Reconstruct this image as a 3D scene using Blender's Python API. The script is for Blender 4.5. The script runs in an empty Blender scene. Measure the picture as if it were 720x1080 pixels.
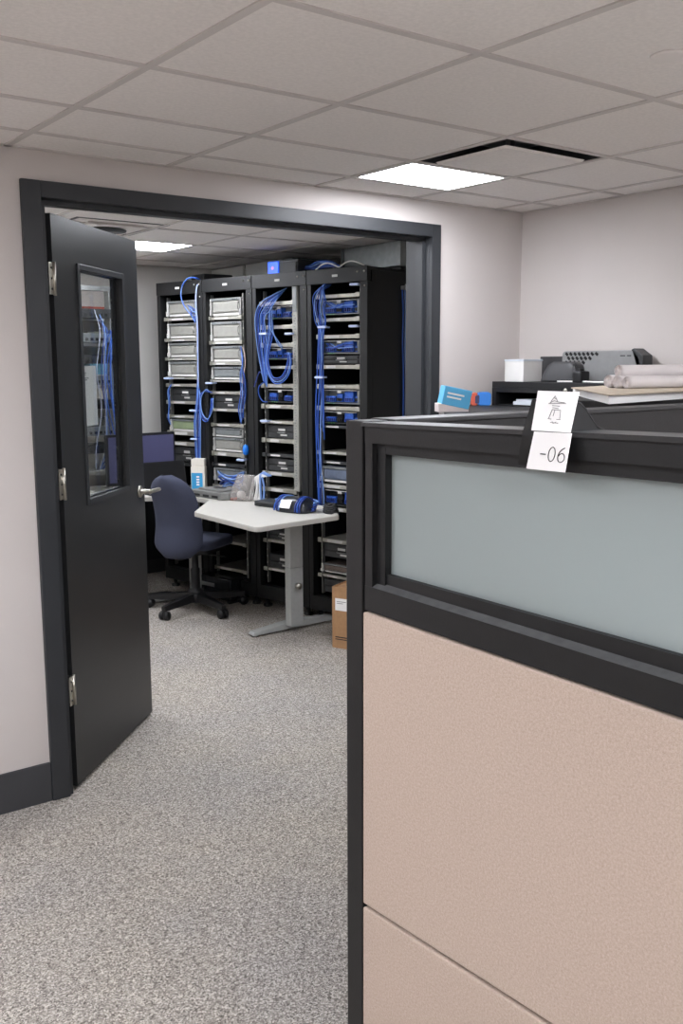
import bpy, bmesh, math, random
from mathutils import Vector, Matrix, noise
random.seed(7)
sc = bpy.context.scene
COL = sc.collection
rad = math.radians

# ------------------------------------------------------------------ camera
F, PITCH, YAW, ROLL, CH = 1011.0, rad(8.84), rad(36.87), rad(-0.2), 1.6
FW = Vector((math.sin(YAW)*math.cos(PITCH), math.cos(YAW)*math.cos(PITCH), -math.sin(PITCH)))
R0 = Vector((math.cos(YAW), -math.sin(YAW), 0)); U0 = R0.cross(FW)
RT = R0*math.cos(ROLL)+U0*math.sin(ROLL); UP = -R0*math.sin(ROLL)+U0*math.cos(ROLL)
EYE = Vector((0, 0, CH))
def onplane(x, y, p, n):
    """measured point of the photograph laid on a real plane of the room"""
    d = FW*F+RT*(x-360)+UP*(540-y); p = Vector(p); n = Vector(n)
    return EYE+d*((p-EYE).dot(n)/d.dot(n))
cd = bpy.data.cameras.new('camera'); cam = bpy.data.objects.new('camera', cd); COL.objects.link(cam)
m = Matrix((RT, UP, -FW)).transposed().to_4x4(); m.translation = EYE; cam.matrix_world = m
cd.sensor_fit = 'VERTICAL'; cd.sensor_height = 36; cd.sensor_width = 24; cd.lens = F*36/1080; cd.clip_start = .02
sc.camera = cam

# ------------------------------------------------------------------ materials
def srgb(c):
    return tuple(((v/255)/12.92 if v/255 <= .04045 else ((v/255+.055)/1.055)**2.4) for v in c)+(1,)
MATS = {}
def mat(name, rgb, rough=.6, metal=0, ns=0, amt=.12, bump=0, bs=None, emit=0, spec=.5, trans=0, stretch=None, ior=1.45, alpha=1):
    if name in MATS: return MATS[name]
    M = bpy.data.materials.new(name); M.use_nodes = True; nt = M.node_tree; b = nt.nodes['Principled BSDF']
    b.inputs['Roughness'].default_value = rough; b.inputs['Metallic'].default_value = metal
    b.inputs['Specular IOR Level'].default_value = spec
    b.inputs['IOR'].default_value = ior
    b.inputs['Transmission Weight'].default_value = trans; b.inputs['Alpha'].default_value = alpha
    c = srgb(rgb); tc = nt.nodes.new('ShaderNodeTexCoord'); mp = nt.nodes.new('ShaderNodeMapping')
    nt.links.new(tc.outputs['Object'], mp.inputs[0])
    if stretch: mp.inputs['Scale'].default_value = stretch
    n = nt.nodes.new('ShaderNodeTexNoise'); n.inputs['Scale'].default_value = ns or 6; n.inputs['Detail'].default_value = 3
    nt.links.new(mp.outputs[0], n.inputs['Vector'])
    r = nt.nodes.new('ShaderNodeValToRGB'); a = amt if ns else .04
    r.color_ramp.elements[0].position = .3; r.color_ramp.elements[1].position = .7
    r.color_ramp.elements[0].color = tuple(v*(1-a) for v in c[:3])+(1,)
    r.color_ramp.elements[1].color = tuple(min(1, v*(1+a)) for v in c[:3])+(1,)
    nt.links.new(n.outputs['Fac'], r.inputs['Fac']); nt.links.new(r.outputs[0], b.inputs['Base Color'])
    if bump:
        n2 = nt.nodes.new('ShaderNodeTexNoise'); n2.inputs['Scale'].default_value = bs or ns or 50
        nt.links.new(mp.outputs[0], n2.inputs['Vector'])
        bp = nt.nodes.new('ShaderNodeBump'); bp.inputs['Strength'].default_value = bump; bp.inputs['Distance'].default_value = .002
        nt.links.new(n2.outputs['Fac'], bp.inputs['Height']); nt.links.new(bp.outputs[0], b.inputs['Normal'])
    if emit:
        b.inputs['Emission Color'].default_value = c; b.inputs['Emission Strength'].default_value = emit
    MATS[name] = M; return M

wallm = mat('painted wall', (203, 196, 192), .85, ns=3, amt=.02, bump=.15, bs=180)
wall2m = mat('painted wall back room', (216, 213, 208), .85, ns=3, amt=.02)
ceilm = mat('ceiling tile', (238, 233, 229), .9, ns=90, amt=.045, bump=.2, bs=300)
gridm = mat('ceiling grid', (208, 202, 198), .6)
framem = mat('charcoal frame paint', (48, 50, 53), .42, ns=8, amt=.06)
doorm = mat('charcoal door paint', (39, 40, 41), .36, ns=5, amt=.08, bump=.08, bs=160)
basem = mat('rubber baseboard', (62, 63, 66), .6)
steel = mat('brushed steel', (190, 186, 176), .33, 1, ns=60, amt=.1)
dsteel = mat('dull steel', (150, 150, 148), .45, .8, ns=60, amt=.1)
gap = mat('dark gap', (14, 14, 15), .8)
black = mat('black powder coat', (26, 26, 27), .5, ns=30, amt=.1)
rackm = mat('rack black', (15, 16, 17), .48, ns=30, amt=.1)
rackin = mat('rack inner black', (12, 12, 14), .6)
partm = mat('partition frame black', (25, 25, 26), .45, ns=25, amt=.15, bump=.12, bs=250)
capm = mat('partition cap satin', (46, 46, 47), .4, ns=40, amt=.12, bump=.1, bs=250)
deskm = mat('white laminate', (198, 195, 187), .45, ns=40, amt=.02)
edgem = mat('desk edge band', (186, 183, 176), .5)
legm = mat('silver grey powder coat', (164, 166, 164), .45, ns=60, amt=.04)
navy = mat('navy chair fabric', (62, 66, 84), .9, ns=500, amt=.22, bump=.5, bs=600)
plast = mat('black plastic', (28, 28, 30), .42, ns=20, amt=.1)
blue = mat('blue cable jacket', (46, 88, 176), .45)
lblue = mat('light blue cable jacket', (112, 146, 204), .45)
slate = mat('pale slate cable jacket', (150, 154, 172), .5)
dblue = mat('dark blue cable jacket', (40, 58, 128), .4)
whitec = mat('white cable jacket', (232, 230, 226), .5)
blackc = mat('black cable jacket', (24, 24, 26), .5)
paper = mat('white paper', (238, 236, 234), .85, ns=20, amt=.01)
ink = mat('black ink', (38, 38, 42), .8)
greyin = mat('grey ink', (110, 108, 108), .8)
card = mat('brown cardboard', (166, 128, 92), .85, ns=40, amt=.07)
tan = mat('tan cardboard', (190, 175, 156), .85, ns=20, amt=.05)
lgrey = mat('light grey metal', (158, 157, 150), .42, .35, ns=25, amt=.08)
mgrey = mat('mid grey metal', (132, 136, 136), .42, .4, ns=25, amt=.1)
dgrey = mat('dark grey metal', (66, 67, 68), .45, .4, ns=25, amt=.12)
shelfm = mat('galvanised shelf', (172, 170, 160), .4, .6, ns=30, amt=.12)
labelw = mat('label white', (205, 204, 200), .7)
bluemod = mat('blue module plastic', (44, 88, 178), .4, ns=60, amt=.35)
bluebox = mat('blue print', (52, 152, 205), .6)
redp = mat('orange red plastic', (200, 92, 70), .45)
greenl = mat('green lamp', (90, 180, 110), .4, emit=.12)
skyb = mat('blue lamp housing', (40, 90, 230), .4, emit=.35)
greyplas = mat('grey plastic', (122, 122, 120), .5, ns=30, amt=.06)
dplas = mat('charcoal plastic', (62, 62, 64), .5, ns=30, amt=.06)

def carpet():
    M = bpy.data.materials.new('speckled carpet'); M.use_nodes = True; nt = M.node_tree; b = nt.nodes['Principled BSDF']
    b.inputs['Roughness'].default_value = .95; b.inputs['Specular IOR Level'].default_value = .1
    tc = nt.nodes.new('ShaderNodeTexCoord')
    def nz(s, d, ro=.5):
        n = nt.nodes.new('ShaderNodeTexNoise'); n.inputs['Scale'].default_value = s; n.inputs['Detail'].default_value = d
        n.inputs['Roughness'].default_value = ro
        nt.links.new(tc.outputs['Object'], n.inputs['Vector']); return n
    def ramp(n, els):
        r = nt.nodes.new('ShaderNodeValToRGB'); nt.links.new(n.outputs['Fac'], r.inputs['Fac'])
        r.color_ramp.elements[0].position = els[0][0]; r.color_ramp.elements[0].color = srgb(els[0][1])
        r.color_ramp.elements[1].position = els[-1][0]; r.color_ramp.elements[1].color = srgb(els[-1][1])
        for p, c in els[1:-1]:
            e = r.color_ramp.elements.new(p); e.color = srgb(c)
        return r
    vo = nt.nodes.new('ShaderNodeTexVoronoi'); vo.inputs['Scale'].default_value = 260; nt.links.new(tc.outputs['Object'], vo.inputs['Vector'])
    sp = nt.nodes.new('ShaderNodeSeparateColor'); nt.links.new(vo.outputs['Color'], sp.inputs[0])
    ad = nt.nodes.new('ShaderNodeMix'); ad.inputs[0].default_value = .5; nt.links.new(sp.outputs[0], ad.inputs[2]); nt.links.new(nz(90, 2, .6).outputs['Fac'], ad.inputs[3])
    class _O: outputs = {'Fac': ad.outputs[0]}
    a = ramp(_O, [(.22, (100, 95, 91)), (.42, (152, 146, 140)), (.58, (176, 170, 163)), (.8, (224, 219, 212))])
    g = ramp(nz(1.8, 4, .6), [(.3, (240, 240, 242)), (.7, (255, 252, 246))])
    mx = nt.nodes.new('ShaderNodeMix'); mx.data_type = 'RGBA'; mx.blend_type = 'MULTIPLY'; mx.inputs[0].default_value = 1
    nt.links.new(a.outputs[0], mx.inputs[6]); nt.links.new(g.outputs[0], mx.inputs[7]); nt.links.new(mx.outputs[2], b.inputs['Base Color'])
    bp = nt.nodes.new('ShaderNodeBump'); bp.inputs['Strength'].default_value = .5; bp.inputs['Distance'].default_value = .004
    nt.links.new(nz(260, 3).outputs['Fac'], bp.inputs['Height']); nt.links.new(bp.outputs[0], b.inputs['Normal'])
    return M
carpetm = carpet()

def fabric():
    M = bpy.data.materials.new('beige panel fabric'); M.use_nodes = True; nt = M.node_tree; b = nt.nodes['Principled BSDF']
    b.inputs['Roughness'].default_value = .95; b.inputs['Specular IOR Level'].default_value = .1
    tc = nt.nodes.new('ShaderNodeTexCoord'); n = nt.nodes.new('ShaderNodeTexNoise'); n.inputs['Scale'].default_value = 650; n.inputs['Detail'].default_value = 2
    n3 = nt.nodes.new('ShaderNodeTexNoise'); n3.inputs['Scale'].default_value = 230; n3.inputs['Detail'].default_value = 4
    ad = nt.nodes.new('ShaderNodeMath'); ad.operation = 'ADD'
    mu = nt.nodes.new('ShaderNodeMath'); mu.operation = 'MULTIPLY'; mu.inputs[1].default_value = .5
    nt.links.new(tc.outputs['Object'], n.inputs['Vector']); nt.links.new(tc.outputs['Object'], n3.inputs['Vector'])
    nt.links.new(n.outputs['Fac'], ad.inputs[0]); nt.links.new(n3.outputs['Fac'], ad.inputs[1]); nt.links.new(ad.outputs[0], mu.inputs[0])
    r = nt.nodes.new('ShaderNodeValToRGB'); r.color_ramp.elements[0].position = .3; r.color_ramp.elements[1].position = .7
    r.color_ramp.elements[0].color = srgb((172, 153, 139)); r.color_ramp.elements[1].color = srgb((201, 184, 171))
    nt.links.new(mu.outputs[0], r.inputs['Fac']); nt.links.new(r.outputs[0], b.inputs['Base Color'])
    bp = nt.nodes.new('ShaderNodeBump'); bp.inputs['Strength'].default_value = .3; bp.inputs['Distance'].default_value = .0015
    nt.links.new(n.outputs['Fac'], bp.inputs['Height']); nt.links.new(bp.outputs[0], b.inputs['Normal'])
    return M
fabm = fabric()

def frosted():
    M = bpy.data.materials.new('frosted glass'); M.use_nodes = True; nt = M.node_tree
    for n in list(nt.nodes):
        if n.type == 'BSDF_PRINCIPLED': nt.nodes.remove(n)
    out = [n for n in nt.nodes if n.type == 'OUTPUT_MATERIAL'][0]
    d = nt.nodes.new('ShaderNodeBsdfDiffuse'); d.inputs[0].default_value = srgb((168, 176, 176))
    t = nt.nodes.new('ShaderNodeBsdfTranslucent'); t.inputs[0].default_value = srgb((208, 216, 215))
    g = nt.nodes.new('ShaderNodeBsdfGlossy'); g.inputs['Roughness'].default_value = .45
    tc = nt.nodes.new('ShaderNodeTexCoord'); n = nt.nodes.new('ShaderNodeTexNoise'); n.inputs['Scale'].default_value = 350
    bp = nt.nodes.new('ShaderNodeBump'); bp.inputs['Strength'].default_value = .15; bp.inputs['Distance'].default_value = .001
    nt.links.new(tc.outputs['Object'], n.inputs['Vector']); nt.links.new(n.outputs['Fac'], bp.inputs['Height']); nt.links.new(bp.outputs[0], g.inputs['Normal'])
    a = nt.nodes.new('ShaderNodeMixShader'); a.inputs[0].default_value = .55
    b = nt.nodes.new('ShaderNodeMixShader'); b.inputs[0].default_value = .07
    nt.links.new(d.outputs[0], a.inputs[1]); nt.links.new(t.outputs[0], a.inputs[2])
    nt.links.new(a.outputs[0], b.inputs[1]); nt.links.new(g.outputs[0], b.inputs[2]); nt.links.new(b.outputs[0], out.inputs[0])
    return M
frostm = frosted()

def thinglass(name, tint, refl):
    M = bpy.data.materials.new(name); M.use_nodes = True; nt = M.node_tree
    for n in list(nt.nodes):
        if n.type == 'BSDF_PRINCIPLED': nt.nodes.remove(n)
    out = [n for n in nt.nodes if n.type == 'OUTPUT_MATERIAL'][0]
    t = nt.nodes.new('ShaderNodeBsdfTransparent'); t.inputs[0].default_value = tint
    g = nt.nodes.new('ShaderNodeBsdfGlossy'); g.inputs['Roughness'].default_value = .02
    fr = nt.nodes.new('ShaderNodeLayerWeight'); fr.inputs[0].default_value = .5
    pw = nt.nodes.new('ShaderNodeMath'); pw.operation = 'POWER'; pw.inputs[1].default_value = 4
    mu = nt.nodes.new('ShaderNodeMath'); mu.operation = 'MULTIPLY_ADD'; mu.inputs[1].default_value = refl; mu.inputs[2].default_value = .04
    b = nt.nodes.new('ShaderNodeMixShader'); nt.links.new(fr.outputs['Facing'], pw.inputs[0]); nt.links.new(pw.outputs[0], mu.inputs[0]); nt.links.new(mu.outputs[0], b.inputs[0])
    nt.links.new(t.outputs[0], b.inputs[1]); nt.links.new(g.outputs[0], b.inputs[2]); nt.links.new(b.outputs[0], out.inputs[0])
    return M
glassm = thinglass('door glass', (.88, .9, .9, 1), .75)
bagm = thinglass('clear plastic film', (.86, .85, .84, 1), .9)
_nt = bagm.node_tree; _o = [n for n in _nt.nodes if n.type == 'OUTPUT_MATERIAL'][0]; _l = _o.inputs[0].links[0].from_socket
_d = _nt.nodes.new('ShaderNodeBsdfDiffuse'); _d.inputs[0].default_value = srgb((205, 200, 196)); _m = _nt.nodes.new('ShaderNodeMixShader'); _m.inputs[0].default_value = .3
_nt.links.new(_l, _m.inputs[1]); _nt.links.new(_d.outputs[0], _m.inputs[2]); _nt.links.new(_m.outputs[0], _o.inputs[0])
def emitter(name, rgb, s):
    M = bpy.data.materials.new(name); M.use_nodes = True; b = M.node_tree.nodes['Principled BSDF']
    b.inputs['Base Color'].default_value = (.8, .8, .8, 1); b.inputs['Emission Color'].default_value = srgb(rgb); b.inputs['Emission Strength'].default_value = s
    return M
lampm = emitter('light diffuser', (244, 247, 255), 11)
lamp2m = emitter('light diffuser back room', (244, 247, 255), 8.6)

# ------------------------------------------------------------------ mesh building
class MB:
    def __init__(s): s.v = []; s.f = []; s.mi = []; s.m = 0; s.sm = []
    def add(s, vs, fs, smooth=False, M=None):
        o = len(s.v); s.v += [tuple((M @ Vector(v)) if M else v) for v in vs]
        for f in fs: s.f.append([o+i for i in f]); s.mi.append(s.m); s.sm.append(smooth)
        return s
    def box(s, x0, x1, y0, y1, z0, z1, bev=0, M=None):
        bm = bmesh.new(); bmesh.ops.create_cube(bm, size=1)
        for v in bm.verts: v.co = Vector(((x0+x1)/2+v.co.x*(x1-x0), (y0+y1)/2+v.co.y*(y1-y0), (z0+z1)/2+v.co.z*(z1-z0)))
        if bev: bmesh.ops.bevel(bm, geom=list(bm.edges)+list(bm.verts), offset=bev, segments=2, profile=.6, affect='EDGES')
        return s.bm(bm, M)
    def bm(s, bm, M=None, smooth=False):
        bm.verts.index_update(); s.add([v.co[:] for v in bm.verts], [[v.index for v in f.verts] for f in bm.faces], smooth, M); bm.free(); return s
    def prism(s, poly, z0, z1, M=None, bev=0, smooth=False):
        bm = bmesh.new(); n = len(poly)
        lo = [bm.verts.new((x, y, z0)) for x, y in poly]; hi = [bm.verts.new((x, y, z1)) for x, y in poly]
        bm.faces.new(lo[::-1]); bm.faces.new(hi)
        for i in range(n): bm.faces.new((lo[i], lo[(i+1) % n], hi[(i+1) % n], hi[i]))
        bmesh.ops.recalc_face_normals(bm, faces=bm.faces)
        if bev:
            es = [e for e in bm.edges if abs(e.verts[0].co.z-e.verts[1].co.z) < 1e-6]
            bmesh.ops.bevel(bm, geom=es, offset=bev, segments=2, profile=.6, affect='EDGES')
        return s.bm(bm, M, smooth)
    def hexa(s, p):   # 8 points: bottom ring 4, top ring 4
        return s.add(p, [(3, 2, 1, 0), (4, 5, 6, 7), (0, 1, 5, 4), (1, 2, 6, 5), (2, 3, 7, 6), (3, 0, 4, 7)])
    def tube(s, pts, r, n=8, cap=True, M=None):
        pts = [Vector(p) for p in pts]; rs = r if isinstance(r, (list, tuple)) else [r]*len(pts)
        vs = []; fs = []; up = Vector((0, 0, 1)); pt = None; side = None
        for i, p in enumerate(pts):
            t = (pts[min(i+1, len(pts)-1)]-pts[max(i-1, 0)]).normalized()
            if side is None:
                side = t.cross(up) if abs(t.z) < .95 else t.cross(Vector((1, 0, 0)))
            side = (side-t*side.dot(t)).normalized(); w = t.cross(side)
            for k in range(n):
                a = 2*math.pi*k/n; vs.append(tuple(p+(side*math.cos(a)+w*math.sin(a))*rs[i]))
        for i in range(len(pts)-1):
            for k in range(n): fs.append((i*n+k, i*n+(k+1) % n, (i+1)*n+(k+1) % n, (i+1)*n+k))
        if cap: fs += [tuple(range(n))[::-1], tuple(range((len(pts)-1)*n, len(pts)*n))]
        return s.add(vs, fs, True, M)
    def lathe(s, prof, n=20, M=None):
        vs = []; fs = []
        for r, z in prof:
            for k in range(n): a = 2*math.pi*k/n; vs.append((r*math.cos(a), r*math.sin(a), z))
        for i in range(len(prof)-1):
            for k in range(n): fs.append((i*n+k, i*n+(k+1) % n, (i+1)*n+(k+1) % n, (i+1)*n+k))
        fs += [tuple(range(n))[::-1], tuple(range((len(prof)-1)*n, len(prof)*n))]
        return s.add(vs, fs, True, M)
    def build(s, name, mats, parent=None, **kw):
        me = bpy.data.meshes.new(name); me.from_pydata(s.v, [], s.f)
        if not isinstance(mats, (list, tuple)): mats = [mats]
        for a in mats: me.materials.append(a)
        for p, i, sm in zip(me.polygons, s.mi, s.sm): p.material_index = i; p.use_smooth = sm
        me.validate(); me.update()
        o = bpy.data.objects.new(name, me); COL.objects.link(o)
        if parent: o.parent = parent
        for k, v in kw.items(): o[k] = v
        return o
def thing(name, label, cat, loc=(0, 0, 0), rz=0, group=None):
    o = bpy.data.objects.new(name, None); o.empty_display_size = .05; COL.objects.link(o); o.location = loc; o.rotation_euler = (0, 0, rz)
    return tag(o, label, cat, group)
def tag(o, label, cat, group=None):
    o['label'] = label; o['category'] = cat
    if group: o['group'] = group
    return o
def struct(name, mb, m): return mb.build(name, m, kind='structure')
def spline(P, k=6):
    P = [Vector(p) for p in P]; Q = [P[0]*2-P[1]]+P+[P[-1]*2-P[-2]]; out = []
    for i in range(1, len(Q)-2):
        for j in range(k):
            t = j/k; a, b, c, d = Q[i-1:i+3]
            out.append(.5*((2*b)+(c-a)*t+(2*a-5*b+4*c-d)*t*t+(3*b-a-3*c+d)*t**3))
    return out+[P[-1]]
T = Matrix.Translation
def RZ(a): return Matrix.Rotation(a, 4, 'Z')
def RX(a): return Matrix.Rotation(a, 4, 'X')
def RY(a): return Matrix.Rotation(a, 4, 'Y')

# ================================================================== THE SETTING
WY, WX, H = 3.336, 3.61, 2.32          # front wall plane, right wall plane, ceiling
WT = .14                               # wall thickness
BX0, BX1, BY1 = .7, 4.35, 6.7          # back room
DX0, DX1, DZ = 1.217, 3.004, 2.16      # clear opening
struct('floor', MB().box(-2.6, 4.5, -3.4, 6.9, -.1, 0), carpetm)
struct('wall_front', MB().box(-2.6, DX0-.03, WY, WY+WT, 0, H+.12).box(DX1+.03, WX+.12, WY, WY+WT, 0, H+.12).box(DX0-.03, DX1+.03, WY, WY+WT, DZ+.03, H+.12), wallm)
struct('wall_right', MB().box(WX, WX+.12, -3.3, WY, 0, H+.12), wallm)
struct('wall_left', MB().box(-2.72, -2.6, -3.3, WY+WT, 0, H+.12), wallm)
struct('wall_rear', MB().box(-2.6, WX, -3.42, -3.3, 0, H+.12), wallm)
struct('wall_back_room_far', MB().box(BX0-.12, BX1+.12, BY1, BY1+.12, 0, H+.12), wall2m)
struct('wall_back_room_left', MB().box(BX0-.12, BX0, WY+WT, BY1, 0, H+.12), wall2m)
struct('wall_back_room_right', MB().box(BX1, BX1+.12, WY+WT, BY1, 0, H+.12), wall2m)

def ceiling(name, xs, ys, holes, x0, x1, y0, y1):
    mb = MB(); xs2 = [x0]+[x for x in xs if x0 < x < x1]+[x1]; ys2 = [y0]+[y for y in ys if y0 < y < y1]+[y1]
    for i in range(len(xs2)-1):
        for j in range(len(ys2)-1):
            cx, cy = (xs2[i]+xs2[i+1])/2, (ys2[j]+ys2[j+1])/2
            if any(a < cx < b and c < cy < d for a, b, c, d in holes): continue
            mb.box(xs2[i], xs2[i+1], ys2[j], ys2[j+1], H, H+.02)
    struct(name, mb, ceilm)
    g = MB()
    for x in xs2[1:-1]: g.box(x-.0115, x+.0115, y0, y1, H-.004, H)
    for y in ys2[1:-1]:
        for i in range(len(xs2)-1): g.box(xs2[i]+.0115, xs2[i+1]-.0115, y-.0115, y+.0115, H-.004, H)
    g.box(x0, x1, y1-.016, y1, H-.004, H); g.box(x1-.016, x1, y0, y1-.016, H-.004, H)
    return g
GX = [-2.36, -1.78, -1.2, -.62, -.04, .54, 1.115, 1.70, 2.375, 2.895, 3.42]
GY = [-2.95, -2.36, -1.78, -1.2, -.6, 0, .58, 1.15, 1.715, 2.27, 2.735, 3.10]
lights1 = [(2.375, 2.895, 2.735, 3.10), (2.375, 2.895, -.6, 0), (-.62, -.04, 1.715, 2.27), (-.04, .54, -1.2, -.6), (-1.78, -1.2, .58, 1.15), (-1.78, -1.2, -2.36, -1.78), (1.115, 1.70, -2.36, -1.78), (1.115, 1.70, .0, .58)]  # third panel is unseen, added to brighten the wall left of the doorway
vent1 = (2.375, 2.895, 2.27, 2.735)
g1 = ceiling('ceiling', GX, GY, lights1+[vent1], -2.6, WX, -3.3, WY)
struct('trim_1', g1, gridm)
GX2 = [1.2, 1.81, 2.39, 2.94, 3.55, 4.1]; GY2 = [3.83, 4.35, 4.86, 5.39, 5.83, 6.35]
lights2 = [(2.39, 2.94, 5.39, 5.83), (1.2, 1.81, 5.83, 6.35), (1.81, 2.39, 3.83, 4.35)]  # last panel is unseen, added to brighten the back room floor
vent2 = (1.81, 2.39, 4.86, 5.39)
g2 = ceiling('ceiling_back_room', GX2, GY2, lights2+[vent2], BX0, BX1, WY+WT, BY1)
struct('trim_2', g2, gridm)

def ceiling_light(c, m, label, group=None):
    x0, x1, y0, y1 = c
    t = thing('ceiling_light', label, 'light', ((x0+x1)/2, (y0+y1)/2, H), group=group)
    w, d = (x1-x0)/2-.012, (y1-y0)/2-.012
    fr = MB(); b = .014
    fr.box(-w, w, -d, -d+b, -.003, .05).box(-w, w, d-b, d, -.003, .05).box(-w, -w+b, -d+b, d-b, -.003, .05).box(w-b, w, -d+b, d-b, -.003, .05)
    fr.box(-w, w, -d, d, .05, .058)
    fr.build('frame', gridm, t)
    MB().box(-w+b, w-b, -d+b, d-b, -.004, .008).build('diffuser', m, t)
lab1 = ['lit square ceiling light panel above the double doorway of the front office',
        'lit ceiling light panel behind the camera at the right wall', 'unseen ceiling light panel left of the camera, added to brighten the wall beside the doorway',
        'lit ceiling light panel behind the camera on the left', 'lit ceiling light panel nearest the left wall',
        'lit ceiling light panel in the rear left corner', 'lit ceiling light panel at the rear wall', 'lit ceiling light panel directly over the beige cubicle']
for c, l in zip(lights1, lab1): ceiling_light(c, lampm, l, None)
for c, l in zip(lights2, ['lit ceiling light panel in the back room, seen just right of the open door top', 'lit ceiling light panel in the back room behind the open door', 'unseen ceiling light panel just inside the back room, added to brighten its floor']):
    ceiling_light(c, lamp2m, l)

# ceiling supply diffuser with a dropped plaque
t = thing('ceiling_vent', 'square air vent with dropped white plaque and dark gap beside the lit ceiling panel', 'vent', ((vent1[0]+vent1[1])/2, (vent1[2]+vent1[3])/2, H))
w, d = .25, .222
MB().box(-w, w, -d, d, .09, .1).box(-w, -w+.006, -d, d, 0, .09).box(w-.006, w, -d, d, 0, .09).box(-w+.006, w-.006, -d, -d+.006, 0, .09).box(-w+.006, w-.006, d-.006, d, 0, .09).build('housing', dgrey, t)
MB().hexa([(-w+.056, -d+.056, -.016), (w-.056, -d+.056, -.016), (w-.056, d-.056, -.016), (-w+.056, d-.056, -.016), (-w+.050, -d+.050, -.008), (w-.050, -d+.050, -.008), (w-.050, d-.050, -.008), (-w+.050, d-.050, -.008)]).build('plaque', ceilm, t)
MB().box(-.012, .012, -.012, .012, -.012, .09).build('hanger', dsteel, t)
# round vent in the back room
t = thing('ceiling_vent', 'dark round air vent in the back room ceiling above the open door', 'vent', (2.16, 4.97, H))
mb = MB(); w = .255
mb.box(-w, w, -w, w, .09, .1).box(-w, -w+.02, -w, w, -.002, .09).box(w-.02, w, -w, w, -.002, .09).box(-w+.02, w-.02, -w, -w+.02, -.002, .09).box(-w+.02, w-.02, w-.02, w, -.002, .09)
mb.build('housing', dgrey, t)
MB().hexa([(-.165, -.165, -.014), (.165, -.165, -.014), (.165, .165, -.014), (-.165, .165, -.014), (-.15, -.15, .004), (.15, -.15, .004), (.15, .15, .004), (-.15, .15, .004)]).build('cone', ceilm, t)
MB().lathe([(.11, -.026), (.115, -.02), (.1, -.013)], 28).build('damper_plate', dgrey, t, label='dark grey round damper plate')
# flush sprinkler cover
t = tag(MB().lathe([(.036, -.006), (.042, -.004), (.043, 0)], 36, T((2.075, 1.465, H))).build('sprinkler_cover', mat('cover plate', (234, 229, 225), .7)), 'round flush cover plate in the ceiling at the top right', 'sprinkler')

# ---------------- baseboards
struct('baseboard_front', MB().box(-2.6, DX0-.068, WY-.012, WY, 0, .147).box(DX1+.055, WX, WY-.012, WY, 0, .147), basem)
struct('baseboard_right', MB().box(WX-.012, WX, -3.3, WY-.012, 0, .147), basem)
struct('baseboard_back_room', MB().box(BX0, BX1, BY1-.012, BY1, 0, .147), basem)

# ---------------- door frame
FO = .020
mb = MB()
mb.box(1.150, DX0, WY-FO, WY, 0, 2.216, .003).box(DX0, DX1, WY-FO, WY, DZ, 2.216, .003).box(DX1, 3.058, WY-FO, WY, 0, 2.216, .003)  # face casing
mb.box(DX0-.03, DX0, WY, WY+WT, 0, DZ+.03).box(DX1, DX1+.03, WY, WY+WT, 0, DZ+.03).box(DX0, DX1, WY, WY+WT, DZ, DZ+.03)       # jamb lining
mb.box(DX0, DX0+.016, WY-.004, WY+.045, 0, DZ-.016).box(DX1-.016, DX1, WY+.03, WY+.075, 0, DZ-.016).box(DX0, DX1, WY+.03, WY+.075, DZ-.016, DZ)   # stops
mb.box(1.150, DX0, WY+WT, WY+WT+FO, 0, 2.216).box(DX1, 3.058, WY+WT, WY+WT+FO, 0, 2.216).box(DX0, DX1, WY+WT, WY+WT+FO, DZ, 2.216)
struct('door_frame', mb, framem)

# ---------------- open door leaf
hx, hy = 1.262, 3.362
ang = math.atan2(3.92-hy, 1.845-hx)
t = bpy.data.objects.new('door_1', None); COL.objects.link(t); t.location = (hx, hy, 0); t.rotation_euler = (0, 0, ang); t['kind'] = 'structure'
L_, DT = .80, .045
W0, W1, WZ0, WZ1 = .205, .63, 1.075, 1.955
mb = MB()
mb.box(0, W0, 0, DT, .012, 2.118).box(W1, L_, 0, DT, .012, 2.118).box(W0, W1, 0, DT, .012, WZ0).box(W0, W1, 0, DT, WZ1, 2.118)
mb.build('door_leaf', doorm, t)
mb = MB()   # glazing bead on both faces
for y0, y1 in ((-.006, .012), (DT-.012, DT+.006)):
    mb.box(W0-.012, W0+.01, y0, y1, WZ0-.012, WZ1+.012, .002).box(W1-.01, W1+.012, y0, y1, WZ0-.012, WZ1+.012, .002)
    mb.box(W0+.01, W1-.01, y0, y1, WZ0-.012, WZ0+.01, .002).box(W0+.01, W1-.01, y0, y1, WZ1-.01, WZ1+.012, .002)
mb.build('glazing_bead', framem, t)
MB().box(W0+.01, W1-.01, .019, .025, WZ0+.01, WZ1-.01).build('glass_pane', glassm, t)
for z in (1.895, 1.17, .395):
    hb = MB(); hb.box(-.034, -.003, -.004, .0, z-.055, z+.055, .001).box(.0, .004, .004, DT-.004, z-.055, z+.055)
    hb.tube([(-.002, -.006, z-.058), (-.002, -.006, z+.058)], .0065, 10)
    hg = hb.build('hinge', steel, t)
    for dz in (-.036, 0, .036): MB().tube([(-.02, -.004, z+dz), (-.02, -.0062, z+dz)], .004, 8).build('screw', dgrey, hg)
mb = MB()
for sy, y0 in ((-1, 0), (1, DT)):
    MM = T((L_-.06, y0, 1.045)) @ RX(rad(90 if sy < 0 else -90))
    mb.lathe([(.027, 0), (.027, .006), (.022, .009), (.011, .011), (.0105, .042), (.012, .05)], 20, MM)
    mb.tube(spline([(L_-.06, y0+sy*.048, 1.045), (L_-.03, y0+sy*.052, 1.045), (L_+.03, y0+sy*.052, 1.043), (L_+.06, y0+sy*.046, 1.04)]), [.0105]*3+[.009]*12+[.0085]*4, 10)
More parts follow.
